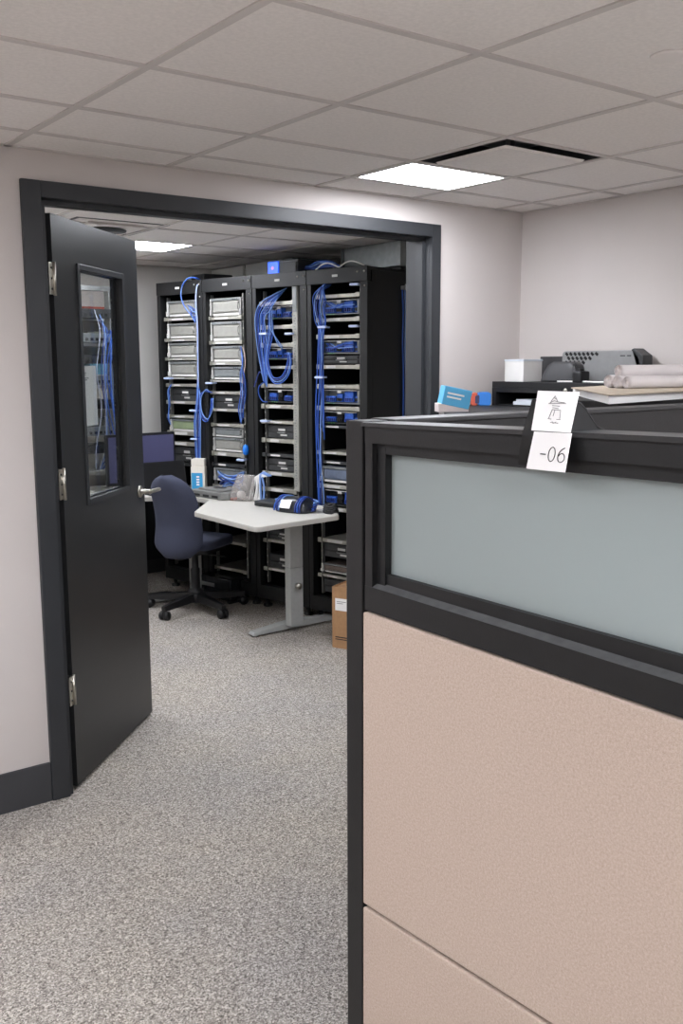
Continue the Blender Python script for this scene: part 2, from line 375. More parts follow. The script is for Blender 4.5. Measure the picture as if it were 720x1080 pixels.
mb.box(L_-.0005, L_+.002, .01, .035, .98, 1.11)
mb.build('lever_handle', steel, t)
# paper notice taped to the glass
nt_ = thing('paper_notice', 'white printed paper notice taped behind the door glass', 'notice', (hx, hy, 0), ang)
MB().box(.228, .39, .0262, .0270, 1.36, 1.592).build('sheet', paper, nt_)
mb = MB()
for i, (z, l) in enumerate(((1.565, .055), (1.558, .05), (1.545, .075), (1.538, .06))): mb.box(.243, .243+l, .0255, .0262, z-.0018, z+.0018)
mb.build('print_lines', greyin, nt_)

# ================================================================== SERVER RACKS
A = Vector((3.5, 4.41, 0)); B = Vector((3.07, 6.23, 0)); D = (B-A).normalized(); N = Vector((D.y, -D.x, 0)); RW = (B-A).length/4
RANG = math.atan2(-D.y, -D.x); RH = 2.15; RD = .6
def rackpt(x, y, q=.03):
    p = onplane(x, y, A+N*q, N); s = (p-A).dot(D); return s, p.z
def rz_at(y, k, q=.03):       # height of an image row on rack k
    return rackpt((357, 292, 236, 190)[k], y, q)[1]
racknames = ['nearest, rightmost', 'second from the right', 'third from the right', 'farthest, leftmost']
ordr = ['rightmost rack', 'rack second from the right', 'rack third from the right', 'leftmost rack']
# shelves (image rows), clear equipment span in rack x
EQ = [(-.162, .135), (-.172, .092), (-.2, .092), (-.172, .128)]
SH = [[(310, 314), (335, 339), (353, 357), (385, 389), (406, 410), (429, 433), (449, 452), (477, 480), (487, 490), (512, 516), (536, 540), (570, 574), (608, 611), (630, 633)],
      [(318, 322), (343, 347), (362, 366), (386, 389), (405, 409), (427, 431), (444, 447), (463, 467), (479, 482), (498, 502), (515, 519), (540, 543), (570, 573), (600, 603)],
      [(334, 337), (360, 363), (382, 385), (401, 403), (413, 416), (431, 434), (447, 450), (477, 481), (489, 492), (512, 515), (540, 543), (570, 573), (598, 601)],
      [(335, 338), (357.5, 360), (377.5, 380), (398, 400), (405, 408), (423, 426), (438, 441), (455, 459), (466, 470), (488, 491), (515, 518), (545, 548), (575, 578)]]
racks = []
for k in range(4):
    o = A+D*(k+.5)*RW
    t = thing('server_rack', 'tall black open server rack, '+racknames[k]+' in the row of four', 'server rack', (o.x, o.y, 0), RANG, 'row of four server racks')
    hw = RW/2-.002; racks.append(t)
    th_ = MB().box(-hw, hw, -.004, .03, RH-.085, RH, .003).build('top_header', rackm, t)
    MB().box(-hw, hw, .03, RD, RH-.02, RH-.002, .002).build('top_panel', rackm, t)
    MB().box(-hw, hw, 0, .05, .06, .15, .003).box(-hw, hw, .05, RD, .06, .075).build('plinth', rackm, t)
    MB().box(hw-.055, hw, 0, .045, .15, RH-.085, .003).build('front_post', rackm, t)
    MB().box(-hw, -hw+.032, 0, .045, .15, RH-.085, .003).build('front_post', rackm, t)
    MB().box(hw-.012, hw, .045, RD, .075, RH-.02).build('side_panel', rackm if k == 0 else rackin, t)
    MB().box(-hw, -hw+.012, .045, RD, .075, RH-.02).build('side_panel', rackin, t)
    MB().box(-hw+.012, hw-.012, RD-.012, RD, .075, RH-.02).build('back_panel', rackin, t)
    for x in (-hw+.05, hw-.05):
        for y in (.05, RD-.06):
            MB().lathe([(.03, 0), (.03, .015), (.014, .02), (.014, .06)], 12, T((x, y, 0))).build('foot', plast, t)
    x0, x1 = EQ[k]
    for x in (x0-.012, x1+.002):
        rl = MB(); rl.box(x, x+.010, .05, .075, .16, RH-.1)
        rl.m = 1
        z = .2
        while z < RH-.14: rl.box(x+.002, x+.008, .0485, .0502, z, z+.012); z += .045
        rl.build('mounting_rail', [dsteel, labelw if k else shelfm], t)
    dec = MB().box(-.03, .012, -.0055, -.003, RH-.05, RH-.036)
    dec.build('name_plate', labelw, th_)
    for x in (hw-.02, hw-.07): MB().tube([(x, -.004, RH-.03), (x, -.0075, RH-.03)], .006, 10).build('screw', steel, th_)
    MB().tube([(hw-.02, 0, RH-.11), (hw-.02, -.003, RH-.11)], .005, 10).build('screw', steel, t)
    for (ya, yb) in SH[k]:
        za, zb = rz_at(yb, k), rz_at(ya, k)
        if zb < .2: continue
        s = MB(); s.box(x0, x1, .045, .42, zb-.006, zb-.002); s.box(x0, x1, .035, .045, za, zb, .002)
        for x in (x0-.02, x1-.012): s.box(x, x+.032, .022, .04, za-.002, zb+.004, .003)
        s.m = 1; s.box(x0+.05, x0+.05+.10*random.uniform(.7, 1.3), .033, .035, za+.004, zb-.004)
        s.build('shelf', [shelfm if (ya < 460 and k != 0) or random.random() < .6 else dgrey, labelw], t)

def unit_light(k, ya, yb, label, group, m=lgrey, dark=mgrey):
    x0, x1 = EQ[k]; z0, z1 = rz_at(yb, k), rz_at(ya, k); w = x1-x0; o = racks[k].matrix_basis.copy()
    t = thing('storage_unit', label, 'server', (o @ Vector(((x0+x1)/2, .05, z0)))[:], RANG, group); h = z1-z0-.004; hw = w/2-.004
    MB().box(-hw, hw, .012, .36, 0, h, .003).build('chassis', m, t)
    f = MB(); f.box(-hw+.012, hw-.02, -.004, .012, .22*h, .80*h, .006); fp = f.build('front_panel', m, t)
    f = MB(); f.box(-hw+.004, hw-.006, -.010, .012, .84*h, .97*h, .002).build('top_lip', dark, t)
    f = MB(); f.box(-hw+.02, hw-.012, -.008, .012, .03*h, .16*h, .002); f.build('tray', labelw, t)
    for sx in (-1, 1):
        f = MB(); f.box(sx*hw-.012, sx*hw+.010, -.016, .0, .05*h, .35*h, .003).box(sx*hw-.008, sx*hw+.006, -.012, 0, .35*h, .95*h, .002); f.build('mounting_ear', labelw if sx < 0 else dsteel, t)
    f = MB(); f.tube(spline([(hw-.02, -.004, .3*h), (hw-.018, -.02, .4*h), (hw-.018, -.02, .65*h), (hw-.02, -.004, .75*h)]), .003, 6); f.build('handle', dsteel, fp)
    for i in range(3): MB().tube([(hw-.035-.018*i, -.008, .9*h), (hw-.035-.018*i, -.0135, .9*h)], .0035, 8).build('knob', plast, t)
    return t
def unit_blue(k, ya, yb, label, group, bright=True):
    x0, x1 = EQ[k]; z0, z1 = rz_at(yb, k), rz_at(ya, k); w = x1-x0; o = racks[k].matrix_basis.copy()
    t = thing('network_switch', label, 'network switch', (o @ Vector(((x0+x1)/2, .05, z0)))[:], RANG, group); h = z1-z0; hw = w/2-.004
    f = MB(); f.box(-hw, hw, .05, .34, 0, h, .002).box(-hw, hw, 0, .05, 0, .06*h).box(-hw, hw, 0, .05, .94*h, h).box(-hw, -hw+.012, 0, .05, .06*h, .94*h).box(hw-.012, hw, 0, .05, .06*h, .94*h)
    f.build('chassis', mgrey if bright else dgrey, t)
    ws = [(.06, .33), (.36, .52), (.56, .80), (.84, .97)]
    for i, (a, b) in enumerate(ws):
        f = MB(); xa, xb = -hw+w*a, -hw+w*b-.004
        if xb > hw-.013: xb = hw-.013
        f.box(xa, xb, .012, .05, .12*h, (.55+.35*((i*7+k) % 3)/2)*h, .002)
        f.m = 1
        n = max(2, int((xb-xa)/.014))
        for j in range(n):
            xx = xa+(j+.5)*(xb-xa)/n; f.box(xx-.0045, xx+.0045, .004, .0125, .2*h, .42*h)
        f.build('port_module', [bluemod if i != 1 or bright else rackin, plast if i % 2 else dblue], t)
    f = MB(); f.box(-hw+.02, hw-.02, -.004, .012, .95*h, h, .001).box(-.02, .01, -.006, -.003, .80*h, .98*h); f.build('cable_bar', labelw, t)
    for j in range(3): MB().box(-hw+.05+.02*j, -hw+.056+.02*j, -.0015, .0, .015*h, .055*h).build('status_lamp', greenl, t)
    return t
def unit_dark(k, ya, yb, label, group, m=plast):
    x0, x1 = EQ[k]; z0, z1 = rz_at(yb, k), rz_at(ya, k); w = x1-x0; o = racks[k].matrix_basis.copy()
    t = thing('server_unit', label, 'server', (o @ Vector(((x0+x1)/2, .05, z0)))[:], RANG, group); h = z1-z0; hw = w/2-.006
    MB().box(-hw, hw, .008, .36, 0, h-.002, .002).build('chassis', m, t)
    f = MB(); n = 2
    for i in range(n):
        f = MB(); f.box(-hw+.01, hw-.01, 0, .008, h*(i/n)+.004, h*((i+1)/n)-.006, .002); fd = f.build('front_panel', dgrey if m is plast else m, t)
        g = MB(); g.box(*((-.005, .05) if i == 0 else (-.025, .035)), -.003, 0, (.2 if i == 0 else .58)*h, (.32 if i == 0 else .74)*h); g.build('label_strip', labelw, fd)
    MB().tube(spline([(-.03, .002, .45*h), (-.02, -.014, .45*h), (.03, -.014, .45*h), (.04, .002, .45*h)]), .003, 6).build('handle', dsteel, t)
    return t
ordn = ['topmost', 'second from the top', 'third from the top', 'fourth from the top']
for i, (a, b) in enumerate([(316, 334), (340, 357), (361, 377), (380.5, 397.5)]):
    unit_light(3, a, b, 'pale grey storage unit, '+ordn[i]+' in the leftmost rack', 'grey storage units in the leftmost rack', lgrey)
for i, (a, b) in enumerate([(313, 333.5), (338, 360), (364, 382), (386, 400.5)]):
    unit_light(2, a, b, 'pale grey storage unit, '+ordn[i]+' in the rack third from the right', 'grey storage units in the third rack', lgrey if i < 3 else mgrey)
unit_dark(3, 409, 423, 'black two-drawer unit under the pale storage units of the leftmost rack', 'black drawer units')
unit_light(3, 441.5, 455, 'greenish grey storage unit just above the monitor in the leftmost rack', 'grey storage units in the leftmost rack', mat('pale green metal', (150, 165, 130), .45, .3, ns=20, amt=.1))
unit_dark(3, 471, 487, 'black drawer unit behind the monitor in the leftmost rack', 'black drawer units')
unit_dark(2, 416.5, 431, 'black two-drawer unit in the middle of the rack third from the right', 'black drawer units')
unit_light(2, 450.5, 461, 'blue grey storage unit stacked on a paler one, rack third from the right', 'grey storage units in the third rack', mgrey)
unit_light(2, 461, 476.5, 'pale grey storage unit under a blue grey one, rack third from the right', 'grey storage units in the third rack', lgrey)
unit_light(2, 493, 508, 'grey storage unit just above the desk clutter, rack third from the right', 'grey storage units in the third rack', mgrey)
unit_blue(1, 323, 336, 'switch with blue ports, topmost in the rack second from the right', 'switches with blue ports')
unit_blue(1, 367, 379, 'switch with blue ports, second from the top in the rack second from the right', 'switches with blue ports')
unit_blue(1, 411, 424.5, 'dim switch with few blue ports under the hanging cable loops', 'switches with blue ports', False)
unit_dark(1, 448.5, 462.5, 'grey drawer unit with white label in the rack second from the right', 'black drawer units', dgrey)
unit_dark(1, 483.5, 497.5, 'black drawer unit just above the desk in the rack second from the right', 'black drawer units')
unit_dark(1, 560, 570, 'black drawer unit under desk height, rack second from the right', 'black drawer units')
unit_dark(1, 585, 600, 'lowest black drawer unit in the rack second from the right', 'black drawer units', dgrey)
unit_blue(0, 316, 331.5, 'switch with blue ports, topmost in the rightmost rack', 'switches with blue ports')
unit_blue(0, 359, 373, 'switch with blue ports, second from the top in the rightmost rack', 'switches with blue ports')
unit_dark(0, 374.5, 384, 'thin black drawer unit under the second blue switch of the rightmost rack', 'black drawer units')
unit_blue(0, 411.5, 426, 'switch with blue ports, third from the top in the rightmost rack', 'switches with blue ports')
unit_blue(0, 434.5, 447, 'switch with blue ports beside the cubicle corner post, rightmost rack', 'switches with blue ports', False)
unit_light(0, 492, 510, 'bluish grey storage unit in the rightmost rack beside the corner post', 'grey storage units in the rightmost rack', mat('bluish metal', (112, 122, 142), .45, .4, ns=20, amt=.15))
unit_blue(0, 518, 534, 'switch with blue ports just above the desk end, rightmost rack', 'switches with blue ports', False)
unit_dark(0, 575, 590, 'black drawer unit below desk height in the rightmost rack', 'black drawer units')
unit_light(0, 596, 606, 'brownish low unit near the bottom of the rightmost rack', 'grey storage units in the rightmost rack', mat('brownish metal', (120, 108, 100), .5, .3, ns=20, amt=.1))
unit_dark(0, 613, 628, 'lowest black drawer unit in the rightmost rack', 'black drawer units')
# vertical power strip in rack 2 from the right
o = racks[1].matrix_basis
t = thing('power_strip', 'long white vertical power strip with many outlets beside the second rack equipment', 'power strip', (o @ Vector((.125, .012, 0)))[:], RANG)
za, zb = rz_at(516, 1, .01), rz_at(297, 1, .01)
MB().box(-.024, .020, 0, .034, za, zb, .003).build('body', lgrey, t)
f = MB(); z = za+.03; i = 0
while z < zb-.20:
    f.box(-.012+.006*(i % 2), -.002+.006*(i % 2), -.002, 0, z, z+.007); i += 1; z += .0165
f.build('outlets', mgrey, t, kind='stuff')
MB().box(-.018, .014, -.004, 0, zb-.19, zb-.04, .002).build('breaker_cover', mgrey, t)
# white pegs of the patch clips, left and right of each bay
def clip(k, x, y, label):
    s, z = rackpt(x, y, .0); p = A+D*s+N*.0
    f = MB(); f.box(-.032, .032, -.022, .0, -.007, .007, .005).box(-.008, .008, 0, .05, -.005, .005)
    ob = f.build('cable_clip', mat('clip plastic', (186, 200, 232), .4)); ob.location = (p.x, p.y, z); ob.rotation_euler = (0, 0, RANG)
    tag(ob, label, 'cable clip', 'pale cable clips on the racks')
for k, x, y, l in ((0, 341, 345, 'pale cable clip left of the bay between the two top switches, rightmost rack'), (0, 374, 344, 'pale cable clip on the right post between the two top switches, rightmost rack'),
                   (0, 375, 300, 'small pale cable clip at the top right corner of the rightmost rack'), (0, 338, 398, 'pale cable clip on the left cable bundle below the second switch, rightmost rack'),
                   (1, 279, 352, 'pale cable clip at left between the two upper switches, rack second from the right'), (1, 306, 352, 'pale cable clip beside the power strip between the two upper switches'),
                   (1, 280, 444, 'pale cable clip left of the grey labelled drawer unit'), (2, 222, 404, 'pale blue cable clip above the black drawer unit, rack third from the right'), (2, 255, 485, 'pale cable clip low at the right of the rack third from the right'),
                   (3, 178, 399, 'pale cable clip left side below the pale units, leftmost rack'), (3, 205, 433, 'pale cable clip right side near the descending cables, leftmost rack'), (3, 206, 463, 'pale blue cable clip lowest at right, leftmost rack')):
    clip(k, x, y, l)

# ---------------- cables
def cable(pts, m, r, label, group, q=0.0, jit=.0, world=False):
    P = []
    for i, p in enumerate(pts):
        if world: P.append(Vector(p)); continue
        x, y = p[0], p[1]; qq = p[2] if len(p) > 2 else q
        P.append(onplane(x, y, A+N*qq, N))
    for i in range(len(P)): P[i] = P[i]+Vector((random.uniform(-jit, jit), random.uniform(-jit, jit), random.uniform(-jit, jit)))
    c = P[0].copy()
    ob = MB().tube([p-c for p in spline(P, 6)], r, 6).build('network_cable', m); ob.location = c
    return tag(ob, label, 'cable', group)
gA = 'blue cables arching over the rightmost rack equipment'
gB = 'blue cables looping down the rack second from the right'
gC = 'blue cables down the right side of the rack third from the right'
gD = 'blue cables between the leftmost rack and its neighbour'
bm3 = [blue, lblue, dblue, blue, lblue, blue]
# rightmost rack: fan from the top
for i in range(7):
    e = i*1.9; x = 330+e*1.05
    cable([(351-i*.6, 298+i*.7, .08), (341, 300+i*1.0, .0), (x+1, 312+i, -.01), (x, 326, -.012), (x+3-i*.2, 340, -.01), (338+i*.5, 352, 0), (338.5+i*.35, 380, 0.0), (338+i*.45, 405, .0), (339+i*.4, 440+i*4, .01)], bm3[i % 6], .0036,
          'one of the blue cables fanning over the top left of the rightmost rack equipment', gA, jit=.005)
for i in range(4):
    cable([(337+i*1.3, 330+i*6, .005), (336+i, 360, -.01), (337+i*.8, 400, -.01), (335+i*1.3, 450, -.005), (337+i*.8, 490, -.01), (336+i*1.5, 525, .0), (338+i, 548, .01)], [dblue, blue, dblue, lblue][i], .0038,
          'one of the blue cables hanging straight down the left rail of the rightmost rack', 'blue cables on the left rail of the rightmost rack', jit=.006)
cable([(336, 345, -.005), (335, 380, -.01), (333, 430, -.01), (334, 480, -.01), (336, 530, 0)], blue, .004, 'single blue cable hanging apart, leftmost of the rightmost rack bundle', None)
for i in range(3):
    cable([(344+i*2, 319, .03), (352+i*3, 324, -.004), (362, 320+i*2, -.004), (374, 318+i*3, .0)], [blue, lblue, blue][i], .0035, 'one of the short blue cables across the topmost switch of the rightmost rack', 'short blue cables on the topmost switch')
    cable([(344+i*2, 362, .03), (350+i*3, 367, -.004), (360, 363+i*2, -.004), (373, 360+i*3, .0)], [blue, dblue, lblue][i], .0035, 'one of the short blue cables across the second switch of the rightmost rack', 'short blue cables on the second switch')
# second rack loops
for i in range(7):
    x = 269+i*1.7
    cable([(302-i*.8, 304+i*.8, .07), (288+i*.5, 311+i, .01), (274+i*1.6, 320+i*1.4, -.01), (x, 334, -.014), (x+1, 352, -.012), (x+3, 372, -.01), (276+i*.9, 392, -.01), (278+i*.6, 402+i, .0)], bm3[(i+1) % 6], .0038,
          'one of the blue cables curving from the top down the left of the second rack', gB, jit=.002)
for i in range(4):
    d_ = i*2.2
    cable([(283+i, 330, .01), (283+i*1.6, 350, -.008), (280+i, 375, -.012), (281+i, 390-i, -.012), (288, 403-d_*.8, -.016), (296, 404-d_, -.016), (304-i, 396-d_, -.014), (307-i, 382-d_, -.01), (305-i, 372, .0)], bm3[i], .0038,
          'one of the blue cable loops drooping below the second switch of the second rack', 'drooping blue loops in the second rack')
for i in range(2):
    cable([(285+i*2, 325, 0), (285+i*2, 345, -.01), (292, 358+i*3, -.012), (298, 366+i*2, -.005)], lblue, .0032, 'one of the thin pale blue cables crossing the second rack bay diagonally', 'thin diagonal cables in the second rack')
cable([(278, 403, 0), (273, 408, -.01), (273, 416, -.012), (277, 423, -.005), (282, 424, .01)], blue, .0035, 'small blue loop left of the dim switch in the second rack', None)
cable([(279, 400, 0), (274, 392, -.01), (270, 402, -.012), (268, 408, -.01)], dblue, .0035, 'short dark blue cable end left of the drooping loops', None)
# third rack
for i in range(4):
    x = 253+i*1.7
    cable([(254+i*.5, 366+i*6, .02), (256-i*.2, 380+i*3, -.01), (x, 397, -.012), (x+1, 415, -.012), (x-1.5, 432, -.01), (254+i, 447-i*2, -.005)], bm3[i], .0036,
          'one of the blue cables bunched at the right of the third rack equipment', gC, jit=.002)
cable([(256, 366, -.003), (258, 374, -.01), (258.5, 385, -.01), (256, 400, -.01), (254, 420, -.005)], mat('pinkish cable jacket', (200, 178, 170), .5), .004, 'single pinkish white cable right of the third rack equipment', None)
for i in range(3):
    cable([(222+i, 414, .01), (217-i*1.2, 411+i, -.01), (212-i*.6, 420, -.014), (213, 435+i*3, -.014), (219, 442+i, -.012), (224-i, 432, -.01), (225-i, 420, 0)], bm3[i+1], .0036,
          'one of the blue loops hanging left of the black drawer unit in the third rack', 'blue loops in the third rack')
tag(MB().lathe([(.004, -.03), (.022, -.024), (.026, 0), (.02, .02), (.004, .026)], 12, T(onplane(259, 474, A-N*.015, N)) @ Matrix.Diagonal((.8, .8, 1.25, 1))).build('cable_connector', mat('bright blue plastic', (30, 120, 225), .4)), 'bright blue plug hanging on the right post of the third rack', 'connector')
# leftmost rack arc over the top
for i in range(2):
    cable([(212-i, 296+i, .03), (206-i, 293, -.012), (198-i*.6, 294, -.02), (192, 302, -.022), (191, 313+i, -.02), (195, 324, -.018), (202, 333, -.01), (206, 340, -.006)], [blue, lblue][i], .0045, 'one of the blue cables arcing in a big loop over the leftmost rack top', 'big blue arcs over the leftmost rack')
for i in range(3):
    cable([(211, 297+i, .02), (207+i*.4, 303, -.012), (206+i*.5, 320, -.012), (207.5+i*.6, 345, -.012), (208+i*.6, 380, -.012), (208.5+i*.7, 410, -.012)], [slate, lblue, slate][i], .0026, 'one of the pale cables running down the post right of the leftmost rack', 'pale cables down the leftmost rack post')
for i in range(5):
    cable([(208+i*.6, 400+i*3, -.01), (207.5+i*1.0, 420, -.013), (205+i*1.6, 445, -.013), (206+i*1.3, 470, -.01), (207+i, 492, 0)], bm3[i], .0042, 'one of the blue cables bundled low between the leftmost rack and its neighbour', gD, jit=.002)
for i in range(4):
    cable([(198+i, 322+i*2, .03), (203, 325+i*3, -.005), (207, 329+i*2, -.01), (205, 338+i, .0)], bm3[i], .0035, 'one of the short blue cables clustered at the top unit of the leftmost rack', 'short blue cables on the leftmost rack top unit')
for i in range(2):
    cable([(181, 405, .0), (178-i, 412, -.008), (179-i, 425, -.008), (177+i, 440, -.006), (180, 448, 0)], bm3[i+3], .0035, 'one of the blue cables at the left side of the leftmost rack bay', 'blue cables left in the leftmost rack')
# blue cable run on the rack side panel
S0 = A.copy()
def sidept(x, y, q=.008): return onplane(x, y, A-D*q, D)
for i, x in enumerate((425, 427.5, 430)):
    P = [sidept(x-1+.2*i, 305), sidept(x, 330), sidept(x-.5, 362), sidept(x+.4, 400), sidept(x, 440), sidept(x+.3, 520), sidept(x, 600)]
    cable(P, [blue, lblue, blue][i], .0046, 'one of the blue cables clipped down the side of the rightmost rack', 'blue cables on the rack side panel', world=True)
p = sidept(427, 304, .0)
t = tag(MB().box(-.05, .045, 0, .03, -.012, .012, .003, Matrix.Identity(4)).box(.03, .045, .03, .045, -.016, .02, .002).build('cable_bracket', dsteel), 'small steel cable bracket on the side of the rightmost rack', 'bracket')
t.location = p; t.rotation_euler = (0, 0, RANG+rad(90)+math.pi)

# ---------------- things above the racks
def onrack(name, s0, s1, q0, q1, z0, z1, m, label, cat, bev=.004):
    w, d = abs(s1-s0)/2, (q1-q0)
    c = A+D*(s0+s1)/2+N*q0
    ob = MB().box(-w, w, 0, d, 0, z1-z0, bev).build(name, m); ob.location = (c.x, c.y, z0); ob.rotation_euler = (0, 0, RANG)
    return tag(ob, label, cat)
def boxobj(name, x0, x1, y0, y1, z0, z1, m, label, cat, bev=.004):
    ob = MB().box((x0-x1)/2, (x1-x0)/2, (y0-y1)/2, (y1-y0)/2, 0, z1-z0, bev).build(name, m); ob.location = ((x0+x1)/2, (y0+y1)/2, z0)
    return tag(ob, label, cat)
# white duct run and grey duct above the racks, tight under the ceiling
t = thing('air_duct', 'white rectangular duct run above the two left racks', 'duct', (3.76, 6.2, 2.19))
MB().box(0, .35, -.5, .48, 0, .12, .004).build('duct_body', mat('duct paint', (190, 190, 186), .6), t)
MB().box(-.008, .358, -.03, .0, -.0, .12, .002).build('flange', lgrey, t)
boxobj('duct_damper', 3.76, 4.1, 5.56, 5.69, 2.17, 2.31, mgrey, 'grey damper box between white duct and blue lit case', 'duct')
t = thing('air_duct', 'grey rectangular duct above the rightmost rack', 'duct', (3.78, 4.4, 2.17))
MB().box(0, .3, .05, .62, 0, .145, .003).build('duct_body', mgrey, t)
MB().box(-.006, .306, .6, .63, -.0, .145, .002).build('flange', dgrey, t)
t = thing('network_appliance', 'small appliance with glowing blue front on top of the second rack', 'appliance', (A+D*.80+N*.14)[:2]+(RH,), RANG)
MB().box(-.13, .13, .006, .2, 0, .095, .004).build('body', dgrey, t)
MB().box(-.125, -.03, -.004, .006, .004, .091, .004).build('front_bezel', skyb, t, label='glowing blue front bezel')
MB().box(-.02, .12, -.001, .006, .015, .08, .003).build('vent_panel', rackm, t)
MB().tube([(-.08, -.0045, .05), (-.08, -.006, .05)], .012, 14).build('logo_disc', mat('violet lamp', (150, 110, 240), .4, emit=.6), t)
# cable tray behind the racks tops
t = thing('cable_tray', 'black cable tray lying along the tops of the racks', 'cable tray', (A+D*.93+N*.38)[:2]+(RH,), RANG)
MB().box(-.9, .9, 0, .012, 0, .03, .002).build('side_rail', black, t)
MB().box(-.9, .9, .18, .192, 0, .035, .002).build('side_rail', black, t)
for i in range(13): MB().box(-.87+i*.143, -.85+i*.143, .012, .18, 0, .012).build('rung', black, t)
boxobj('equipment_case', 3.33, 3.56, 6.02, 6.2, 2.15, 2.215, black, 'black flat case lying on top of the leftmost rack', 'case')
for i in range(5):
    c0 = A+D*(.36+.015*i)+N*.2
    cable([tuple(c0+Vector((0, 0, RH+.03+.008*i))), tuple(c0+D*.12+Vector((0, 0, RH+.035+.01*i))), tuple(c0+D*.24+N*.02+Vector((0, 0, RH+.03+.006*i))), tuple(c0+D*.36-N*.0+Vector((0, 0, RH+.05+.006*i)))], [dblue, blue, dblue, lblue, blue][i], .005,
          'one of the blue cables lying on top of the second rack beside the glowing appliance', 'blue cables on top of the racks', world=True)
for i, (s0, s1) in enumerate(((.44, .27), (.26, .08))):
    c0, c1 = A+D*s0+N*.05, A+D*s1+N*.07
    cable([tuple(c0+Vector((0, 0, RH+.004))), tuple(c0.lerp(c1, .3)+Vector((0, 0, RH+.035))), tuple(c0.lerp(c1, .6)+Vector((0, 0, RH+.038))), tuple(c1+Vector((0, 0, RH+.012)))], whitec, .0045,
          ['white cable humped on top of the rightmost rack, left one', 'white cable humped on top of the rightmost rack, right one'][i], None, world=True)
c = A+D*.04+N*.33
t = tag(MB().box(-.03, .03, 0, .12, 0, .018, .003).build('rack_bracket', black), 'small black bracket on the rear top edge of the rightmost rack', 'bracket'); t.location = (c.x, c.y, RH); t.rotation_euler = (0, 0, RANG)

# ================================================================== DESK
DZT = .74
t = thing('corner_desk', 'white topped corner desk in front of the server racks on silver legs', 'desk', (3.0, 5.0, 0))
def rounded(poly, r, seg=6, which=None):
    out = []
    n = len(poly)
    for i, p in enumerate(poly):
        p = Vector(p); a = Vector(poly[i-1]); b = Vector(poly[(i+1) % n]); rr = r if which is None or i in which else .006
        u, v = (a-p).normalized(), (b-p).normalized(); th = u.angle(v); dd = rr/math.tan(th/2); s, e = p+u*dd, p+v*dd
        for k in range(seg+1):
            q = k/seg; out.append(tuple(s.lerp(p, q).lerp(p.lerp(e, q), q)))
    return out
desk = [(2.64, 4.272), (3.235, 4.335), (3.40, 4.62), (3.28, 5.16), (3.12, 5.82), (3.02, 6.20), (2.98, 6.46), (1.9, 6.46), (1.9, 5.78), (2.62, 5.74), (2.93, 5.60), (2.96, 5.35), (2.64, 4.96)]
pl = [(x-3.0, y-5.0) for x, y in rounded(desk, .045)]
MB().prism(pl, DZT-.028, DZT-.002, None, .004).build('desktop', [edgem], t)
pl2 = [(x*1.0, y*1.0) for x, y in pl]
MB().prism([(a*.994, b*.997) for a, b in pl], DZT-.0022, DZT).build('laminate_surface', deskm, t)
mb = MB()   # column
cx, cy = 3.135-3.0, 4.655-5.0
MB().box(cx-.045, cx+.045, cy-.03, cy+.03, .04, .4, .004).box(cx-.036, cx+.036, cy-.024, cy+.024, .4, DZT-.03, .003).box(cx-.045, cx+.045, cy-.03, cy+.03, .4, DZT-.05, .004).build('leg_column', legm, t)
def foot(x0, x1, y, y2, w=.035, h=.055):
    f = MB(); xm = (x0+x1)/2
    def P(x, yy, z): return (x-3, yy-5, z)
    ym = (y+y2)/2
    f.hexa([P(x0, y-w, .012), P(xm, ym-w, .012), P(xm, ym+w, .012), P(x0, y+w, .012), P(x0+.01, y-w+.006, .028), P(xm, ym-w+.004, h), P(xm, ym+w-.004, h), P(x0+.01, y+w-.006, .028)])
    f.hexa([P(xm, ym-w, .012), P(x1, y2-w, .012), P(x1, y2+w, .012), P(xm, ym+w, .012), P(xm, ym-w+.004, h), P(x1-.01, y2-w+.006, .035), P(x1-.01, y2+w-.006, .035), P(xm, ym+w-.004, h)])
    f.tube([P(x0+.03, y, 0), P(x0+.03, y, .014)], .02, 12).tube([P(x1-.03, y2, 0), P(x1-.03, y2, .014)], .02, 12)
    return f.build('leg_foot', legm, t)
foot(2.865, 3.47, 4.715, 4.73)
kb = MB(); kb.tube([(cx+.0, cy-.03, .29), (cx+.0, cy-.048, .29)], .014, 12).tube([(cx, cy-.048, .29), (cx, cy-.06, .29)], .019, 12); kb.build('height_knob', steel, t)
MB().box(cx-.02, cx+.2, cy-.02, cy+.02, DZT-.06, DZT-.03).box(cx-.03, cx+.03, cy+.03, .9, DZT-.07, DZT-.03).build('support_rail', legm, t)
MB().box(3.06-3-.036, 3.06-3+.036, 5.75-5-.024, 5.75-5+.024, .04, DZT-.03, .003).build('leg_column', legm, t)
foot(2.72, 3.12, 5.83, 5.76)
MB().box(2.0-3, 2.06-3, 6.1-5, 6.16-5, .0, DZT-.03, .003).build('leg_column', legm, t)
MB().box(1.92-3, 3.24-3, 6.44-5, 6.46-5, .16, DZT-.03).build('modesty_panel', plast, t)

# ---- things on the desk
def desk_pt(x, y, z=DZT): return onplane(x, y, (0, 0, z), (0, 0, 1))
# white and blue carton
t = thing('carton', 'small white carton with blue front label standing on the desk below the racks', 'box', (3.105, 5.76, DZT), rad(-42))
MB().box(-.05, .045, 0, .10, 0, .168, .002).build('body', mat('white carton', (222, 216, 204), .7), t)
MB().box(-.048, .043, .004, .098, .174, .218, .002).box(-.046, .041, .006, .096, .168, .174).build('lid', mat('white carton', (222, 216, 204), .7), t)
MB().box(-.046, .030, -.002, 0, .01, .125).build('printed_label', bluebox, t)
f = MB()
for i in range(4): f.box(-.012, .008, -.0035, -.002, .04+.018*i, .05+.018*i)
f.build('label_print', paper, t)
